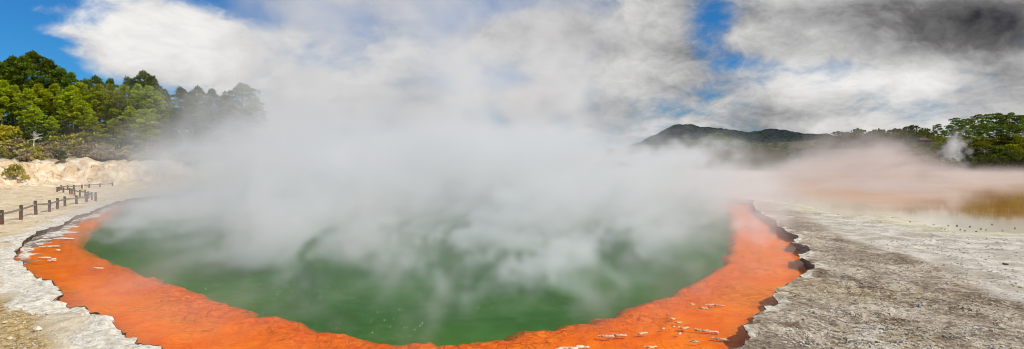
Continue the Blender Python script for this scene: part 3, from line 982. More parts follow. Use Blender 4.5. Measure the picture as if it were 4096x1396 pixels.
row(br, [(3290, 556, 215, 0, 7), (3322, 545, 208, 2, 7), (3352, 530, 206, 0, 7), (3385, 528, 206, 2, 7), (3440, 520, 205, 0, 7), (3470, 534, 204, 2, 7), (3516, 521, 206, 0, 7), (3545, 524, 206, 2, 7), (3572, 519, 208, 0, 7), (3610, 520, 210, 2, 7), (3641, 506, 214, 0, 7), (3678, 514, 216, 2, 7)],
    'dark spreading tree on the bank right of the hills, {n} from the left', 'tree', 'dark trees along the bank skyline', 1.3)
lone = make_broad(160, 9, 3.0, M['bush_dark'], 22, 0.4, 60, 0.3)
row(Kit([lone]), [(3408, 503, 204, 0, 9)], 'dark flat-topped tree standing above its neighbours on the bank', 'tree', None, 1.0)
row(br, [(3700, 540, 212, 1, 7), (3735, 545, 214, 2, 7), (3765, 548, 214, 1, 7), (3812, 545, 216, 1, 7), (3850, 540, 216, 2, 7), (3885, 548, 212, 1, 7), (3925, 545, 214, 2, 7), (3962, 552, 212, 1, 7), (4000, 540, 212, 0, 7), (4040, 535, 212, 1, 7), (4085, 545, 210, 1, 7), (4125, 545, 210, 0, 7)],
    'round bushy tree on the slope under the right ridge pines, {n} from the left', 'tree', 'bushy trees on the right slope', 1.5)
row(br, [(3920, 585, 190, 2, 7), (3955, 590, 190, 0, 7), (3990, 580, 190, 2, 7), (4028, 575, 190, 1, 7), (4068, 572, 190, 1, 7), (4110, 585, 190, 0, 7), (3868, 590, 190, 0, 7)],
    'bushy tree low on the slope above the shore bushes, {n} from the left', 'tree', 'bushy trees low on the right slope', 1.5)
row(br, [(3880, 628, 169, 0, 7), (3912, 622, 169, 2, 7), (3945, 618, 169, 0, 7), (3980, 615, 169, 2, 7), (4015, 610, 169, 0, 7), (4050, 608, 169, 0, 7), (4085, 612, 169, 2, 7), (4120, 615, 169, 0, 7), (3840, 640, 169, 2, 7)],
    'dark bush leaning over the far lake shore, {n} from the left', 'bush', 'dark bushes on the far lake shore', 1.5)
row(br, [(3440, 562, 182, 0, 7), (3480, 570, 180, 2, 7), (3520, 560, 182, 0, 7), (3565, 566, 182, 2, 7), (3610, 560, 184, 0, 7), (3655, 575, 180, 1, 7), (3690, 578, 179, 0, 7), (3725, 578, 179, 1, 7), (3762, 582, 179, 2, 7), (3400, 570, 182, 2, 7), (3350, 575, 184, 0, 7), (3300, 580, 186, 2, 7), (3240, 585, 190, 0, 7), (3180, 590, 192, 2, 7)],
    'dark tree behind the lake steam on the far bank, {n} from the left', 'tree', 'dark trees behind the lake steam', 1.5)
row(br, [(3470, 622, 169, 0, 7), (3530, 620, 169, 2, 7), (3590, 618, 169, 0, 7), (3650, 614, 169, 0, 7), (3700, 618, 169, 2, 7), (3750, 622, 169, 0, 7), (3795, 628, 169, 2, 7), (3400, 625, 169, 2, 7), (3330, 628, 169, 0, 7)],
    'low dark bush at the foot of the steaming far bank, {n} from the left', 'bush', 'low bushes at the foot of the far bank', 1.3)
# the dark copse and scrub under the hills
row(rp, [(2745, 590, 205, 0, 11), (2775, 566, 208, 1, 11), (2805, 556, 210, 2, 11), (2835, 548, 212, 0, 11), (2862, 536, 214, 1, 11), (2890, 545, 212, 2, 11), (2918, 552, 212, 0, 11), (2948, 560, 212, 1, 11), (2985, 575, 214, 2, 11), (3020, 580, 214, 0, 11), (3060, 578, 216, 1, 11), (3100, 580, 216, 2, 11), (3140, 584, 216, 0, 11)],
    'dark pine in the copse in front of the hills, {n} from the left', 'pine tree', 'pines in the copse under the hills', 2.1)
row(br, [(2490, 618, 152, 2, 7), (2535, 610, 154, 0, 7), (2580, 604, 156, 2, 7), (2625, 600, 158, 0, 7), (2668, 596, 158, 1, 7), (2712, 600, 158, 1, 7), (2752, 612, 156, 2, 7), (2440, 625, 152, 0, 7), (2800, 622, 158, 0, 7)],
    'olive bush showing through steam below the hills, {n} from the left', 'bush', 'bushes under the hills', 1.2)
rp.drop_unused(); br.drop_unused()


# ------------------------------------------------------------------ fences
def post_mesh(h, w, parent, loc, rz):
    bm = bmesh.new()
    bmesh.ops.create_cube(bm, size=1.0)
    for v in bm.verts:
        v.co = Vector((v.co.x * w, v.co.y * w, (v.co.z + 0.5) * h))
    # notched shoulder and rounded head
    bmesh.ops.bisect_plane(bm, geom=bm.verts[:] + bm.edges[:] + bm.faces[:], plane_co=(0, 0, h * 0.86), plane_no=(0, 0, 1))
    bmesh.ops.bisect_plane(bm, geom=bm.verts[:] + bm.edges[:] + bm.faces[:], plane_co=(0, 0, h * 0.82), plane_no=(0, 0, 1))
    for v in bm.verts:
        if abs(v.co.z - h * 0.82) < 1e-3:
            v.co.x *= 0.84; v.co.y *= 0.84
        if v.co.z > h * 0.99:
            v.co.x *= 0.8; v.co.y *= 0.8
        if v.co.z < 1e-4:
            v.co.z = -0.3
    bmesh.ops.bevel(bm, geom=bm.edges[:], offset=0.012, segments=1, affect='EDGES')
    o = bm_obj('post', bm, M['post'], parent)
    o.location = loc; o.rotation_euler = (rng.uniform(-.03, .03), rng.uniform(-.03, .03), rz)
    return o


def fence(posts, label, w=0.19):
    """posts: (px, top, bottom) read from the ground up"""
    P = []
    for px, top, bot in posts:
        x, y = gnd(px, bot)
        P.append((Vector((x, y, zat(x, y))), (bot - top) / F * y))
    c = P[len(P) // 2][0]
    root = empty('fence', c)
    tag(root, label, 'fence', None)
    for i, (p, h) in enumerate(P):
        q = P[min(i + 1, len(P) - 1)][0] - P[max(i - 1, 0)][0]
        post_mesh(h * rng.uniform(0.98, 1.04), w, root, p - c, math.atan2(q.y, q.x))
    for (a, ha), (b, hb) in zip(P, P[1:]):
        A = a - c + Vector((0, 0, ha * 0.70)); B = b - c + Vector((0, 0, hb * 0.70))
        d = B - A; L = d.length
        bm = bmesh.new(); bmesh.ops.create_cube(bm, size=1.0)
        for v in bm.verts:
            v.co = Vector((v.co.x * 0.05, v.co.y * 0.13, v.co.z * (L - w * 0.6)))
        bmesh.ops.bevel(bm, geom=bm.edges[:], offset=0.008, segments=1, affect='EDGES')
        o = bm_obj('rail', bm, M['rail'], root)
        zq = d.normalized(); xq = Vector((0, 0, 1)).cross(zq).normalized(); yq = zq.cross(xq)
        o.matrix_local = Matrix.Translation((A + B) / 2) @ Matrix((xq, yq, zq)).transposed().to_4x4()


fence([(-230, 876, 990), (-150, 862, 945), (-72, 852, 920), (8, 839, 899), (84, 823, 880), (144, 807, 862), (198, 800, 847), (230, 794, 837), (260, 787, 826), (306, 781, 817), (347, 776, 810), (383, 770, 805)],
      'low timber post and rail fence nearest the viewer along the sandy path')
fence([(368, 767, 799), (354, 764, 794), (342, 762, 790), (320, 759, 786), (298, 754, 782), (288, 754, 778), (280, 751, 775), (254, 750, 771), (229, 748, 768)],
      'low timber fence running back from the corner by the pool', 0.17)
fence([(237, 745, 765), (245, 743, 762), (271, 742, 758), (296, 741, 757), (328, 739, 755), (357, 736, 751), (400, 733, 748), (450, 730, 745)],
      'farthest timber fence fading into the steam below the cliff', 0.17)

x, y = gnd(334, 769)
root = empty('marker_post', (x, y, zat(x, y)))
tag(root, 'thin white marker post with a yellow plate by the far fence', 'marker post')
bm = bmesh.new(); bmesh.ops.create_cone(bm, cap_ends=True, segments=8, radius1=0.05, radius2=0.045, depth=0.95, matrix=Matrix.Translation((0, 0, 0.42)))
bm_obj('post', bm, M['whitepaint'], root)
bm = bmesh.new(); bmesh.ops.create_cube(bm, size=1.0)
for v in bm.verts:
    v.co = Vector((v.co.x * 0.3 - 0.1, v.co.y * 0.02 - 0.06, v.co.z * 0.3 + 0.3))
bmesh.ops.bevel(bm, geom=bm.edges[:], offset=0.006, segments=1, affect='EDGES')
bm_obj('plate', bm, M['yellow'], root)

# boardwalk and hut on the far bank
def box(bm, x0, x1, y0, y1, z0, z1):
    r = bmesh.ops.create_cube(bm, size=1.0)
    for v in r['verts']:
        v.co = Vector(((x0 + x1) / 2 + v.co.x * (x1 - x0), (y0 + y1) / 2 + v.co.y * (y1 - y0), (z0 + z1) / 2 + v.co.z * (z1 - z0)))


a = at(3655, 568, 181); b = at(3806, 569, 181)
root = empty('boardwalk', a)
tag(root, 'dark timber boardwalk with railing on the far bank above the lake', 'boardwalk')
L = b.x - a.x
bm = bmesh.new(); box(bm, 0, L, 0, 1.6, -1.1, -0.92); box(bm, 0, L, 0, 0.12, -1.3, -1.1)
bm_obj('deck', bm, M['black'], root)
bm = bmesh.new(); box(bm, 0, L, 0.02, 0.1, -0.1, 0.0); box(bm, 0, L, 0.03, 0.09, -0.55, -0.45)
bm_obj('railing', bm, M['greybark'], root)
for i in range(8):
    bm = bmesh.new(); X = 0.1 + (L - 0.2) * i / 7
    box(bm, X - 0.06, X + 0.06, 0.125, 0.24, -6.5, 0.02)
    bm_obj('post', bm, M['black'], root)
bm = bmesh.new(); box(bm, L - 1.7, L, -0.1, 0.0, -1.9, -0.15)
bm_obj('panel', bm, M['black'], root)
c = at(3690, 567, 184)
root = empty('hut', (c.x, c.y, c.z - 0.8))
tag(root, 'small dark hut with a low pitched roof behind the boardwalk', 'hut')
bm = bmesh.new(); box(bm, -1.3, 1.3, -0.9, 0.9, -1.5, 1.3)
bm_obj('wall', bm, M['black'], root)
o = mesh('roof', [(-1.7, -1.3, 1.25), (1.7, -1.3, 1.25), (1.7, 1.3, 1.25), (-1.7, 1.3, 1.25), (-1.0, 0, 2.0), (1.0, 0, 2.0), (-1.7, -1.3, 1.18), (1.7, -1.3, 1.18), (1.7, 1.3, 1.18), (-1.7, 1.3, 1.18)],
         [(0, 1, 5, 4), (2, 3, 4, 5), (1, 2, 5), (3, 0, 4), (0, 6, 7, 1), (1, 7, 8, 2), (2, 8, 9, 3), (3, 9, 6, 0), (9, 8, 7, 6)], M['roof'], root)


# ------------------------------------------------------------------ crusts and stones
def rock(name, p, L, W, H, rz, mat, seed, lumps=1):
    R = random.Random(seed)
    bm = bmesh.new()
    for i in range(lumps):
        t = (i + 0.5) / lumps - 0.5
        r = bmesh.ops.create_icosphere(bm, subdivisions=2, radius=0.5)
        ox, oy = t * L * (1 - 1 / lumps) if lumps > 1 else 0, R.uniform(-.25, .25) * W if lumps > 1 else 0
        sx = L / lumps * (1.5 if lumps > 1 else 1); sy = W * R.uniform(.7, 1.1); sz = H * R.uniform(.7, 1.2)
        for v in r['verts']:
            k = 1 + 0.3 * R.uniform(-1, 1)
            v.co = Vector((v.co.x * sx * k + ox, v.co.y * sy * k + oy, v.co.z * sz * k + sz * 0.15))
    o = bm_obj(name, bm, mat)
    o.location = p; o.rotation_euler = (0, 0, rz)
    return o


CR = [(2769, 1217, .30, .22, 1), (2813, 1233, .45, .2, 3), (2840, 1221, .6, .28, 3), (2876, 1222, .55, .16, 4), (2672, 1259, .22, .16, 1), (2692, 1275, .28, .2, 2), (2714, 1290, .3, .2, 2), (2694, 1306, .2, .15, 1),
      (2736, 1311, .5, .42, 4), (2652, 1314, .18, .14, 1), (2718, 1334, .2, .2, 1), (2567, 1333, .55, .22, 4), (2423, 1344, .75, .2, 5), (2478, 1341, .7, .22, 5), (2825, 1324, 1.1, .26, 7), (2880, 1356, .8, .22, 5),
      (2290, 1391, 1.5, .5, 8), (2603, 1388, .6, .2, 4), (2777, 1366, .5, .16, 3)]
CL = ['single white crust lump', 'short broken white crust ridge', 'knobbly pale crust ridge', 'thin pale crust line', 'small pale crust lump', 'pair of pale crust lumps', 'twin white crust lumps', 'tiny pale crust lump',
      'largest rounded white crust heap', 'smallest pale crust speck', 'upright pale crust lump', 'white crust ridge of four knobs', 'long left twin white crust ridge', 'long right twin white crust ridge',
      'longest slanting white crust ridge', 'slanting white crust ridge near the ledge', 'broad white crust bank at the front edge', 'short front white crust ridge', 'faint pale crust line']
for i, (px, py, L, W, n) in enumerate(CR):
    x, y = gnd(px, py, WATER)
    o = rock('mineral_crust', (x, y, WATER - 0.01), L * 0.6, W * 0.36, 0.06, -0.45 if n > 4 and px > 2600 else rng.uniform(-.3, .3), M['crust'], 400 + i, n)
    tag(o, CL[i] + f' on the orange shelf, {ORD[sorted(range(len(CR)), key=lambda j: CR[j][0]).index(i)]} from left', 'mineral crust', 'white crusts on the orange shelf')
CRL = [(200, 985, 1.0, .5), (258, 955, 1.3, .5), (285, 930, 1.2, .5), (182, 1030, .5, .3), (205, 1042, .4, .3), (214, 1036, .3, .2), (392, 1073, .5, .2), (230, 1000, .3, .2)]
for i, (px, py, L, W) in enumerate(CRL):
    x, y = gnd(px, py, WATER)
    o = rock('mineral_crust', (x, y, WATER), L, W * 0.7, 0.06, rng.uniform(-.3, .3), M['palestone'], 430 + i, 2)
    tag(o, f'pale flat crust in the shallow left inlet, {ORD[sorted(range(len(CRL)), key=lambda j: CRL[j][0]).index(i)]} from the left', 'mineral crust', 'pale crusts in the left inlet')
STN = [(4021, 1063, .26), (3964, 1095, .16), (3880, 899, .35), (3829, 896, .3), (3841, 910, .25), (3793, 894, .25), (3924, 908, .28), (3944, 912, .24), (3979, 1030, .13), (3480, 1391, .12), (3353, 853, .35),
       (3765, 906, .22), (3968, 890, .24), (3860, 915, .22), (3735, 890, .25), (3700, 898, .22), (3905, 918, .22), (4010, 915, .2), (4060, 905, .24), (3640, 880, .22), (3570, 872, .2), (3780, 912, .2)]
for i, (px, py, s) in enumerate(STN):
    x, y = gnd(px, py, -0.02)
    o = rock('stone', (x, y, max(zat(x, y), LAKE) + 0.02), s * (0.75 if i == 0 else rng.uniform(0.22, 0.48)), s * 0.36, s * 0.26, rng.uniform(0, 6), M['stone'], 460 + i)
    big = i == 0
    tag(o, 'lone black stone on the pale grey sinter flat' if big else f'small dark stone on the pale lake margin, {ORD[sorted(range(1, len(STN)), key=lambda j: STN[j][0]).index(i)]} from the left', 'stone', None if big else 'dark stones by the lake')
for i, (px, py, s) in enumerate([(127, 1263, .16), (40, 1355, .14), (150, 1326, .18), (190, 1262, .1), (90, 1240, .1), (20, 1300, .12)]):
    x, y = gnd(px, py)
    o = rock('stone', (x, y, zat(x, y) + 0.03), s, s * 0.8, s * 0.6, rng.uniform(0, 6), M['palestone'], 490 + i)
    tag(o, f'small pale stone on the ochre ground in the left foreground, {ORD[[20, 40, 90, 127, 150, 190].index(px)]} from the left', 'stone', 'pale stones in the left foreground')


def gravel(n, x0, x1, y0, y1, seed, smin, smax):
    R = random.Random(seed)
    xs = []; ys = []
    while len(xs) < n:
        x, y = gnd(R.uniform(x0, x1), R.uniform(y0, y1))
        xs.append(x); ys.append(y)
    xs = np.array(xs); ys = np.array(ys)
    dn = fbm(xs * 0.5, ys * 0.5, 4, 91) + 0.35 * nrg.uniform(-1, 1, n)
    ok = (sdist(RIM, xs, ys) < -0.25) & (sdist(LAKE_POLY, xs, ys) < -2) & (dn > -0.25)
    xs, ys = xs[ok], ys[ok]
    zs = land(xs, ys)
    V = []; Fs = []
    for x, y, z in zip(xs, ys, zs):
        s = R.uniform(smin, smax) * R.uniform(0.5, 1.0); h = s * R.uniform(0.18, 0.5); b = len(V)
        a0 = R.uniform(0, 6.28); k = R.choice((5, 6, 7))
        tx, ty = R.uniform(-.3, .3), R.uniform(-.3, .3)
        ring = [(a0 + 6.2832 * i / k, s * R.uniform(0.6, 1.2)) for i in range(k)]
        for a, r in ring:
            V.append((x + math.cos(a) * r, y + math.sin(a) * r, z - 0.02))
        for a, r in ring:
            V.append((x + math.cos(a) * r * 0.8, y + math.sin(a) * r * 0.8, z + h + (math.cos(a) * tx + math.sin(a) * ty) * s * 0.5))
        Fs.append(tuple(range(b + k, b + 2 * k)))
        for i in range(k):
            j = (i + 1) % k
            Fs.append((b + i, b + j, b + k + j, b + k + i))
    return V, Fs


V, Fs = gravel(6500, 2950, 4500, 960, 1500, 81, 0.02, 0.075)
o = mesh('gravel', V, Fs, M['ground']); tag(o, 'loose pale flakes and grit strewn over the right terrace', 'gravel', None, 'stuff')
V, Fs = gravel(2200, -300, 560, 1090, 1500, 82, 0.015, 0.05)
o = mesh('gravel', V, Fs, M['ground']); tag(o, 'loose grit strewn over the ochre ground in the left foreground', 'gravel', None, 'stuff')

bm = bmesh.new()
for cx, cy_, n in ((1130, 1120, 60), (1290, 1080, 45), (1240, 1180, 40), (1870, 1190, 25), (2330, 1080, 45), (2150, 1180, 30), (1000, 1190, 25), (1550, 1300, 18)):
    for i in range(n):
        x, y = gnd(cx + rng.gauss(0, 90), cy_ + rng.gauss(0, 26), WATER)
        r = rng.uniform(0.007, 0.018)
        bmesh.ops.create_icosphere(bm, subdivisions=1, radius=r, matrix=Matrix.Translation((x, y, WATER + 0.004)))
tag(bm_obj('bubbles', bm, M['whitepaint']), 'pale bubbles scattered over the green water', 'bubbles', None, 'stuff')

# ------------------------------------------------------------------ steam: real volumes made of a density grid
def field(shape, beta, seed, aniso=(1, 1, 1), lo=0.012):
    g = np.random.default_rng(seed).standard_normal(shape).astype(np.float32)
    f = np.fft.rfftn(g)
    kx = np.fft.fftfreq(shape[0])[:, None, None] * aniso[0]; ky = np.fft.fftfreq(shape[1])[None, :, None] * aniso[1]; kz = np.fft.rfftfreq(shape[2])[None, None, :] * aniso[2]
    k = np.sqrt(kx ** 2 + ky ** 2 + kz ** 2)
    f *= (k + lo) ** (-beta)
    f[0, 0, 0] = 0
    n = np.fft.irfftn(f, shape)
    return (n / n.std()).astype(np.float32)


def warp(a, dx, dy, dz):
    s = a.shape
    I, J, K = np.meshgrid(*[np.arange(n, dtype=np.float32) for n in s], indexing='ij')
    I = I + dx; J = J + dy; K = K + dz
    i0 = np.floor(I).astype(int); j0 = np.floor(J).astype(int); k0 = np.floor(K).astype(int)
    fi, fj, fk = I - i0, J - j0, K - k0
    out = 0
    for a1, wi in ((0, 1 - fi), (1, fi)):
        for b1, wj in ((0, 1 - fj), (1, fj)):
            for c1, wk in ((0, 1 - fk), (1, fk)):
                out = out + a[(i0 + a1) % s[0], (j0 + b1) % s[1], (k0 + c1) % s[2]] * wi * wj * wk
    return out


def steam_material(name, color, aniso=0.15):
    m, k = material(name)
    p = k.n('ShaderNodeVolumePrincipled')
    p.inputs['Color'].default_value = color; p.inputs['Density'].default_value = 1.0; p.inputs['Anisotropy'].default_value = aniso
    k.L.new(p.outputs[0], k.out.inputs['Volume'])
    m.cycles.volume_interpolation = 'LINEAR'
    return m


def steam(arr, lo, hi, mat, label):
    nx, ny, nz = arr.shape
    me = bpy.data.meshes.new('steam_samples'); me.vertices.add(arr.size)
    me.attributes.new('d', 'FLOAT', 'POINT').data.foreach_set('value', np.ascontiguousarray(arr, np.float32).ravel())
    src = bpy.data.objects.new('steam_samples', me)          # never linked: only read by the nodes below
    g = bpy.data.node_groups.new('steam', 'GeometryNodeTree')
    g.interface.new_socket('Geometry', in_out='INPUT', socket_type='NodeSocketGeometry')
    g.interface.new_socket('Geometry', in_out='OUTPUT', socket_type='NodeSocketGeometry')
    N, L = g.nodes, g.links
    N.new('NodeGroupInput'); go = N.new('NodeGroupOutput')
    oi = N.new('GeometryNodeObjectInfo'); oi.inputs['Object'].default_value = src
    vc = N.new('GeometryNodeVolumeCube')
    vc.inputs['Min'].default_value = lo; vc.inputs['Max'].default_value = hi
    for a, n in zip('XYZ', (nx, ny, nz)):
        vc.inputs['Resolution ' + a].default_value = n
    pos = N.new('GeometryNodeInputPosition'); sep = N.new('ShaderNodeSeparateXYZ'); L.new(pos.outputs[0], sep.inputs[0])
    idx = None
    for q, (n, mul) in enumerate(((nx, ny * nz), (ny, nz), (nz, 1))):
        mr = N.new('ShaderNodeMapRange'); mr.clamp = True
        L.new(sep.outputs[q], mr.inputs['Value'])
        for nm, val in zip(('From Min', 'From Max', 'To Min', 'To Max'), (lo[q], hi[q], 0, n - 1)):
            mr.inputs[nm].default_value = val
        r = N.new('ShaderNodeMath'); r.operation = 'ROUND'; L.new(mr.outputs[0], r.inputs[0])
        m2 = N.new('ShaderNodeMath'); m2.operation = 'MULTIPLY_ADD'; L.new(r.outputs[0], m2.inputs[0]); m2.inputs[1].default_value = mul
        if idx:
            L.new(idx, m2.inputs[2])
        else:
            m2.inputs[2].default_value = 0
        idx = m2.outputs[0]
    si = N.new('GeometryNodeSampleIndex'); si.data_type = 'FLOAT'; si.domain = 'POINT'
    na = N.new('GeometryNodeInputNamedAttribute'); na.data_type = 'FLOAT'; na.inputs['Name'].default_value = 'd'
    L.new(oi.outputs['Geometry'], si.inputs['Geometry']); L.new(na.outputs['Attribute'], si.inputs['Value']); L.new(idx, si.inputs['Index'])
    L.new(si.outputs[0], vc.inputs['Density'])
    sm = N.new('GeometryNodeSetMaterial'); sm.inputs['Material'].default_value = mat
    L.new(vc.outputs[0], sm.inputs[0]); L.new(sm.outputs[0], go.inputs[0])
    vd = bpy.data.volumes.new('steam'); vd.materials.append(mat)
    ob = bpy.data.objects.new('steam', vd); COL.objects.link(ob)
    md = ob.modifiers.new('steam', 'NODES'); md.node_group = g
    tag(ob, label, 'steam', None, 'stuff')
    return ob


def grid(lo, hi, vox):
    n = [int(round((b - a) / v)) for a, b, v in zip(lo, hi, vox)]
    ax = [np.linspace(a, b, k, dtype=np.float32) for a, b, k in zip(lo, hi, n)]
    return n, np.meshgrid(*ax, indexing='ij')


SW = steam_material('pool_steam', (0.99, 0.99, 0.99, 1))
SL = steam_material('lake_steam', (0.86, 0.85, 0.845, 1))  # darker than the pool steam: cloud shade put into its colour
POOL2 = RIM[::6]


def edge_fade(a, k=3):
    for ax in range(3):
        n = a.shape[ax]
        w = np.clip(np.minimum(np.arange(n), n - 1 - np.arange(n)) / k, 0, 1)
        if ax == 2:
            w = np.clip((n - 1 - np.arange(n)) / k, 0, 1)
        sh = [1, 1, 1]; sh[ax] = n
        a = a * w.reshape(sh)
    return a


def low_steam():
    lo, hi = (-40, 12, WATER + 0.02), (40, 80, 7.5)
    n, (X, Y, Z) = grid(lo, hi, (0.3, 0.5, 0.28))
    f = field(n, 1.9, 5, (1.0, 3.0, 2.0), 0.10)
    wx = field(n, 3.0, 6, lo=0.03) * 4.0; wy = field(n, 3.0, 7, lo=0.04) * 3.0
    f = warp(f, wx - Z * 2.6, wy + Z * 0.6, 0 * Z)
    big = field(n, 3.0, 8, (1.0, 2.0, 0.8), lo=0.045)
    big = warp(big, wx * 1.5 - Z * 1.2, wy, 0 * Z)
    s2 = sdist(POOL2, X[:, :, 0], Y[:, :, 0])[:, :, None]
    ramp = 0.85 + 0.65 * sstep(15, 25, Y) + 0.9 * sstep(24, 60, Y)
    cover = sstep(-3, 4, s2) * (0.12 + 0.88 * np.maximum(sstep(3, 9, s2), sstep(28, 40, Y)))
    H = (1.6 + 3.4 * sstep(16, 50, Y)) * (1 - 0.5 * sstep(-11, -22, X))
    far = sstep(30, 58, Y)
    wisp = sstep(-0.9, 1.3, big + 0.25 * f) * (0.06 + 2.9 * sstep(-0.5, 2.0, f + 0.35 * big))
    body = (1.6 - 0.6 * far) * wisp + 0.06 + 0.27 * far
    d = 0.15 * ramp * cover * body * np.exp(-np.maximum(Z - WATER, 0) / H)
    # thinner over the left and right margins of the shelf
    d = d * (1 - 0.8 * sstep(12, 20, X) * sstep(60, 40, Y)) * (1 - 0.45 * sstep(-15, -22, X) * sstep(48, 30, Y))
    d = d * (1 - 0.93 * sstep(-25, -39, X) * sstep(30, 45, Y)) * sstep(7.5, 4.5, Z) * (1 - sstep(2, 9, X) * sstep(2.2, 5.6, Z - 0.9 * f - 0.5 * big))
    steam(edge_fade(d), lo, hi, SW, 'wisps of white steam curling low over the green pool')


def plume():
    lo, hi = (-70, 30, WATER + 0.02), (60, 160, 48)
    n, (X, Y, Z) = grid(lo, hi, (0.8, 1.1, 0.7))
    f = field(n, 2.2, 15, (1, 1.3, 1), 0.045)
    wx = field(n, 3.2, 16, lo=0.02) * 5; wz = field(n, 3.2, 17, lo=0.02) * 4
    f = warp(f, wx, wz, wz)
    b = field(n, 3.2, 18, (1, 1.6, 1), 0.025)
    cx = -0.5 - 0.12 * (Y - 50) - 0.02 * Z
    hw = 24 + 0.22 * (Y - 45) + 0.06 * Z
    u = (X - cx) / hw
    u = np.where(u > 0, u * (1.15 + 0.9 * sstep(1.5, 5, Z)), u)
    env = sstep(1.2, 0.45, np.abs(u) - 0.16 * f - 0.13 * b + 0.25 * sstep(90, 140, Y) * sstep(0.3, 0.9, u))
    H = 3.0 + 14 * sstep(36, 120, Y)
    v = np.exp(-np.maximum(Z, 0) / H) + 0.06 * sstep(10, 20, Z)
    body = np.clip(0.40 + 0.75 * f + 0.55 * b, 0.02, 3)
    d = 0.076 * env * v * body * sstep(28, 58, Y + 3 * f) * sstep(158, 135, Y)
    steam(edge_fade(d, 4), lo, hi, SW, 'great white plume of steam rising behind the green pool')


def lake_steam():
    lo, hi = (14, 48, LAKE + 0.02), (165, 178, 20)
    n, (X, Y, Z) = grid(lo, hi, (1.1, 1.1, 0.6))
    f = field(n, 2.2, 25, (1, 1.8, 1.5), 0.06)
    wx = field(n, 3.0, 26, lo=0.02) * 4
    f = warp(f, wx - Z * 0.9, wx * 0.5, 0 * Z)
    u = X / Y
    H = 1.3 + 4.6 * sstep(0.36, 0.52, u + 0.03 * f) * sstep(0.74, 0.60, u + 0.04 * f) * sstep(80, 130, Y)
    d = 0.15 * np.exp(-np.maximum(Z, 0) / H) * np.clip(0.42 + 0.85 * f, 0.03, 3) * sstep(1.0, 0.35, (Z + 1.8 * f) / (4.2 + 10 * sstep(0.40, 0.54, u) * sstep(0.76, 0.62, u))) * (1 - 0.5 * sstep(0.70, 0.84, u))
    d = d * sstep(50, 84, Y + 6 * f - 7 * sstep(0.5, 0.68, u)) * sstep(176, 166, Y) * sstep(14, 24, X) * sstep(165, 120, X) * (1 - 0.6 * sstep(0.62, 0.4, u) * sstep(110, 140, Y))
    steam(edge_fade(d), lo, hi, SL, 'low pinkish steam drifting over the lake')


def fumarole(px, Y, w, h, seed, label, den):
    x = (px - 2048) / F * Y
    z0 = zat(x, Y)
    lo, hi = (x - w, Y - w * 0.7, z0), (x + w, Y + w * 0.7, z0 + h)
    n, (X, YY, Z) = grid(lo, hi, (w / 30, w / 30, h / 44))
    f = field(n, 2.6, seed, lo=0.03)
    t = (Z - z0) / h
    c = x + w * 0.25 * np.sin(t * 3 + seed)
    r = w * (0.34 + 0.35 * np.sin(np.pi * np.clip(t * 1.1 + 0.12, 0, 1)))
    q = np.sqrt(((X - c) / r) ** 2 + ((YY - Y) / (r * 0.8)) ** 2)
    d = den * sstep(1.15, 0.35, q + 0.28 * f + 0.1) * sstep(1.0, 0.7, t + 0.12 * f)
    steam(edge_fade(d, 2), lo, hi, SW, label)


low_steam(); plume(); lake_steam()
fumarole(3832, 168.5, 6.0, 11.5, 35, 'grey column of steam from a vent on the far lake shore', 0.28)
fumarole(3671, 183, 1.3, 3.2, 36, 'tiny white puff of steam beside the dark hut', 0.8)

# ------------------------------------------------------------------ sun, sky, camera
SUN_AZ, SUN_EL = math.radians(110), math.radians(43)
sl = bpy.data.lights.new('sun', 'SUN'); sl.energy = 3.9; sl.angle = math.radians(0.6); sl.color = (1.0, 0.95, 0.87)
so = bpy.data.objects.new('sun', sl); COL.objects.link(so)
sd = Vector((math.sin(SUN_AZ) * math.cos(SUN_EL), math.cos(SUN_AZ) * math.cos(SUN_EL), math.sin(SUN_EL)))
so.rotation_euler = sd.to_track_quat('Z', 'Y').to_euler()


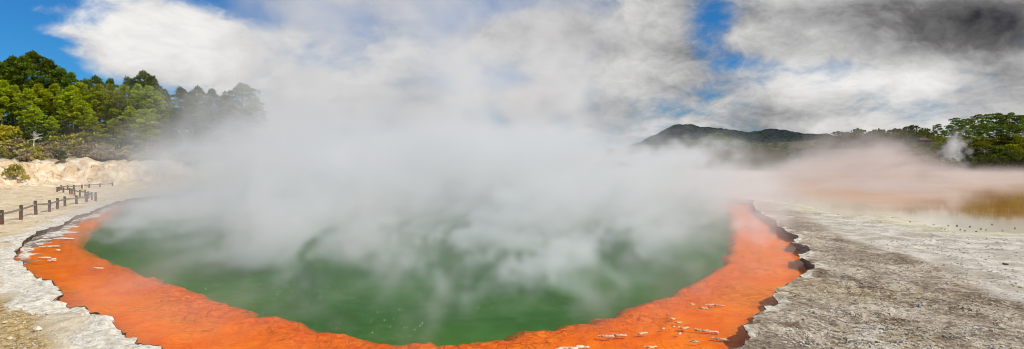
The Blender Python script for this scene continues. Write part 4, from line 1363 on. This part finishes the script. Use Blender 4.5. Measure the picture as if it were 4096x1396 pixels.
def build_sky():
    w = bpy.data.worlds.new('World'); SC.world = w; w.use_nodes = True
    k = NT(w.node_tree); k.N.clear()
    out = k.n('ShaderNodeOutputWorld'); bg = k.n('ShaderNodeBackground'); k.L.new(bg.outputs[0], out.inputs[0])
    sky = k.n('ShaderNodeTexSky', sky_type='NISHITA'); sky.sun_disc = False
    sky.sun_elevation = SUN_EL; sky.sun_rotation = SUN_AZ; sky.air_density = 1.0; sky.dust_density = 0.4; sky.ozone_density = 2.2
    D = k.n('ShaderNodeTexCoord').outputs['Generated']
    s = k.n('ShaderNodeSeparateXYZ'); k.put(s.inputs[0], D)
    az = k.m('ARCTAN2', s.outputs[0], s.outputs[1]); el = k.m('ARCSINE', s.outputs[2])
    den = k.m('ADD', k.m('MAXIMUM', s.outputs[2], 0.0), 0.46)
    cv = k.n('ShaderNodeCombineXYZ')
    k.put(cv.inputs[0], k.m('DIVIDE', s.outputs[0], den)); k.put(cv.inputs[1], k.m('DIVIDE', s.outputs[1], den)); cv.inputs[2].default_value = 3.7
    Q = cv.outputs[0]
    wv = k.vm('ADD', Q, k.vm('SCALE', k.vm('SUBTRACT', k.noise(Q, 2.6, 4, col=True), (0.5, 0.5, 0.5)), scale=0.24))
    nA = k.noise(wv, 2.0, 8, 0.56)
    nB = k.noise(wv, 5.2, 9, 0.62)
    nC = k.noise(k.vm('ADD', wv, (5.2, 1.3, 0)), 1.7, 6, 0.5)

    def blob(px, py, sx, sy, wgt):
        d = ray(px, py).normalized()
        a0, e0 = math.atan2(d.x, d.y), math.asin(d.z)
        ta = k.m('MULTIPLY', k.m('SUBTRACT', az, a0), F / sx); te = k.m('MULTIPLY', k.m('SUBTRACT', el, e0), F / sy)
        r = k.m('ADD', k.m('MULTIPLY', ta, ta), k.m('MULTIPLY', te, te))
        return k.m('MULTIPLY', k.m('EXPONENT', k.m('MULTIPLY', r, -1.0)), wgt)

    def total(lst):
        t = None
        for b in lst:
            v = blob(*b)
            t = v if t is None else k.m('ADD', t, v)
        return t
    # how much cloud: general cover less the clear patches
    cover = total([(40, 150, 330, 170, -0.44), (150, 110, 120, 25, 0.14), (60, 20, 160, 22, 0.2), (230, 200, 120, 20, 0.12), (560, 50, 200, 110, 0.20), (330, 150, 140, 40, 0.16), (480, 250, 260, 40, 0.16), (430, 340, 250, 60, -0.04), (1050, 20, 330, 70, -0.34), (1900, 10, 190, 60, -0.42), (2840, 90, 100, 100, -0.30), (2780, 290, 240, 60, 0.14), (2940, 260, 160, 40, -0.22),
                   (3400, 250, 260, 50, -0.14), (1990, 290, 150, 60, -0.20), (330, 50, 160, 70, -0.16), (-900, 300, 700, 400, -0.5),
                   (800, 100, 340, 120, 0.26), (620, 200, 340, 90, 0.30), (900, 300, 300, 60, 0.15), (520, 290, 200, 40, 0.14), (2280, 150, 380, 160, 0.25), (3700, 120, 600, 160, 0.35), (3400, 450, 900, 120, 0.12), (1500, 350, 700, 200, 0.12)])
    base = k.m('ADD', k.m('ADD', k.m('MULTIPLY', nA, 0.85), k.m('MULTIPLY', nB, 0.75)), k.m('ADD', cover, -0.25))
    mask = k.rng(base, 0.38, 0.70)
    # how bright the cloud is
    lum = total([(3930, 105, 380, 90, -0.20), (3560, 75, 330, 75, -0.16), (3850, 0, 600, 60, -0.08), (3200, 40, 300, 60, -0.12), (3950, 330, 300, 100, -0.12), (2270, 140, 150, 60, -0.10), (2620, 130, 230, 150, 0.14), (2560, 400, 330, 130, 0.20), (3060, 380, 220, 50, -0.08),
                 (700, 180, 420, 180, 0.34), (1300, 250, 400, 160, 0.15), (2330, 240, 220, 60, 0.20), (2420, 80, 160, 80, 0.14), (3650, 320, 380, 70, 0.24), (3300, 330, 400, 60, 0.12), (3600, 500, 500, 60, 0.06), (3350, 300, 1000, 260, -0.13), (2600, 200, 300, 200, -0.06), (1450, 400, 150, 80, 0.1)])
    t = k.m('ADD', k.m('ADD', k.m('MULTIPLY', k.m('SUBTRACT', nC, 0.5), 1.3), k.m('MULTIPLY', k.m('SUBTRACT', nB, 0.5), 1.15)), k.m('ADD', lum, 0.58))
    grey = k.mix(k.rng(t, 0.0, 1.0, smooth=False), (0.35, 0.35, 0.38, 1), (8.6, 8.4, 8.0, 1))
    ramp = k.n('ShaderNodeValToRGB')
    cr = ramp.color_ramp
    cr.elements[0].position = 0.0; cr.elements[0].color = (0.035, 0.035, 0.04, 1)
    cr.elements[1].position = 1.0; cr.elements[1].color = (0.90, 0.885, 0.86, 1)
    for p_, c_ in ((0.25, (0.16, 0.155, 0.155, 1)), (0.5, (0.42, 0.415, 0.415, 1)), (0.75, (0.68, 0.675, 0.67, 1))):
        e = cr.elements.new(p_); e.color = c_
    k.put(ramp.inputs[0], t)
    cloud = k.vm('SCALE', ramp.outputs[0], scale=10.0)
    skyc = k.mix(1.0, sky.outputs[0], (0.15, 0.55, 0.95, 1), 'MULTIPLY')
    k.put(bg.inputs[0], k.mix(mask, skyc, cloud))
    bg.inputs[1].default_value = 0.1


build_sky()

cam = bpy.data.cameras.new('camera'); co = bpy.data.objects.new('camera', cam); COL.objects.link(co)
co.location = (0, 0, CZ); co.rotation_euler = (math.pi / 2 - PITCH, 0, 0)
cam.sensor_width = 36; cam.lens = 36 * F / 4096; cam.clip_start = 0.1; cam.clip_end = 12000
SC.camera = co
SC.view_settings.view_transform = 'Standard'; SC.view_settings.look = 'None'
SC.view_settings.exposure = 0.0; SC.view_settings.gamma = 1.0
cy = SC.cycles
cy.volume_bounces = 5; cy.volume_step_rate = 2.5; cy.volume_max_steps = 512
cy.max_bounces = 6; cy.diffuse_bounces = 2; cy.glossy_bounces = 2; cy.transparent_max_bounces = 12
SC.cycles.pixel_filter_type = 'BLACKMAN_HARRIS'; SC.cycles.filter_width = 1.0
cy.use_denoising = True; cy.denoising_prefilter = 'ACCURATE'; cy.sample_clamp_indirect = 6.0
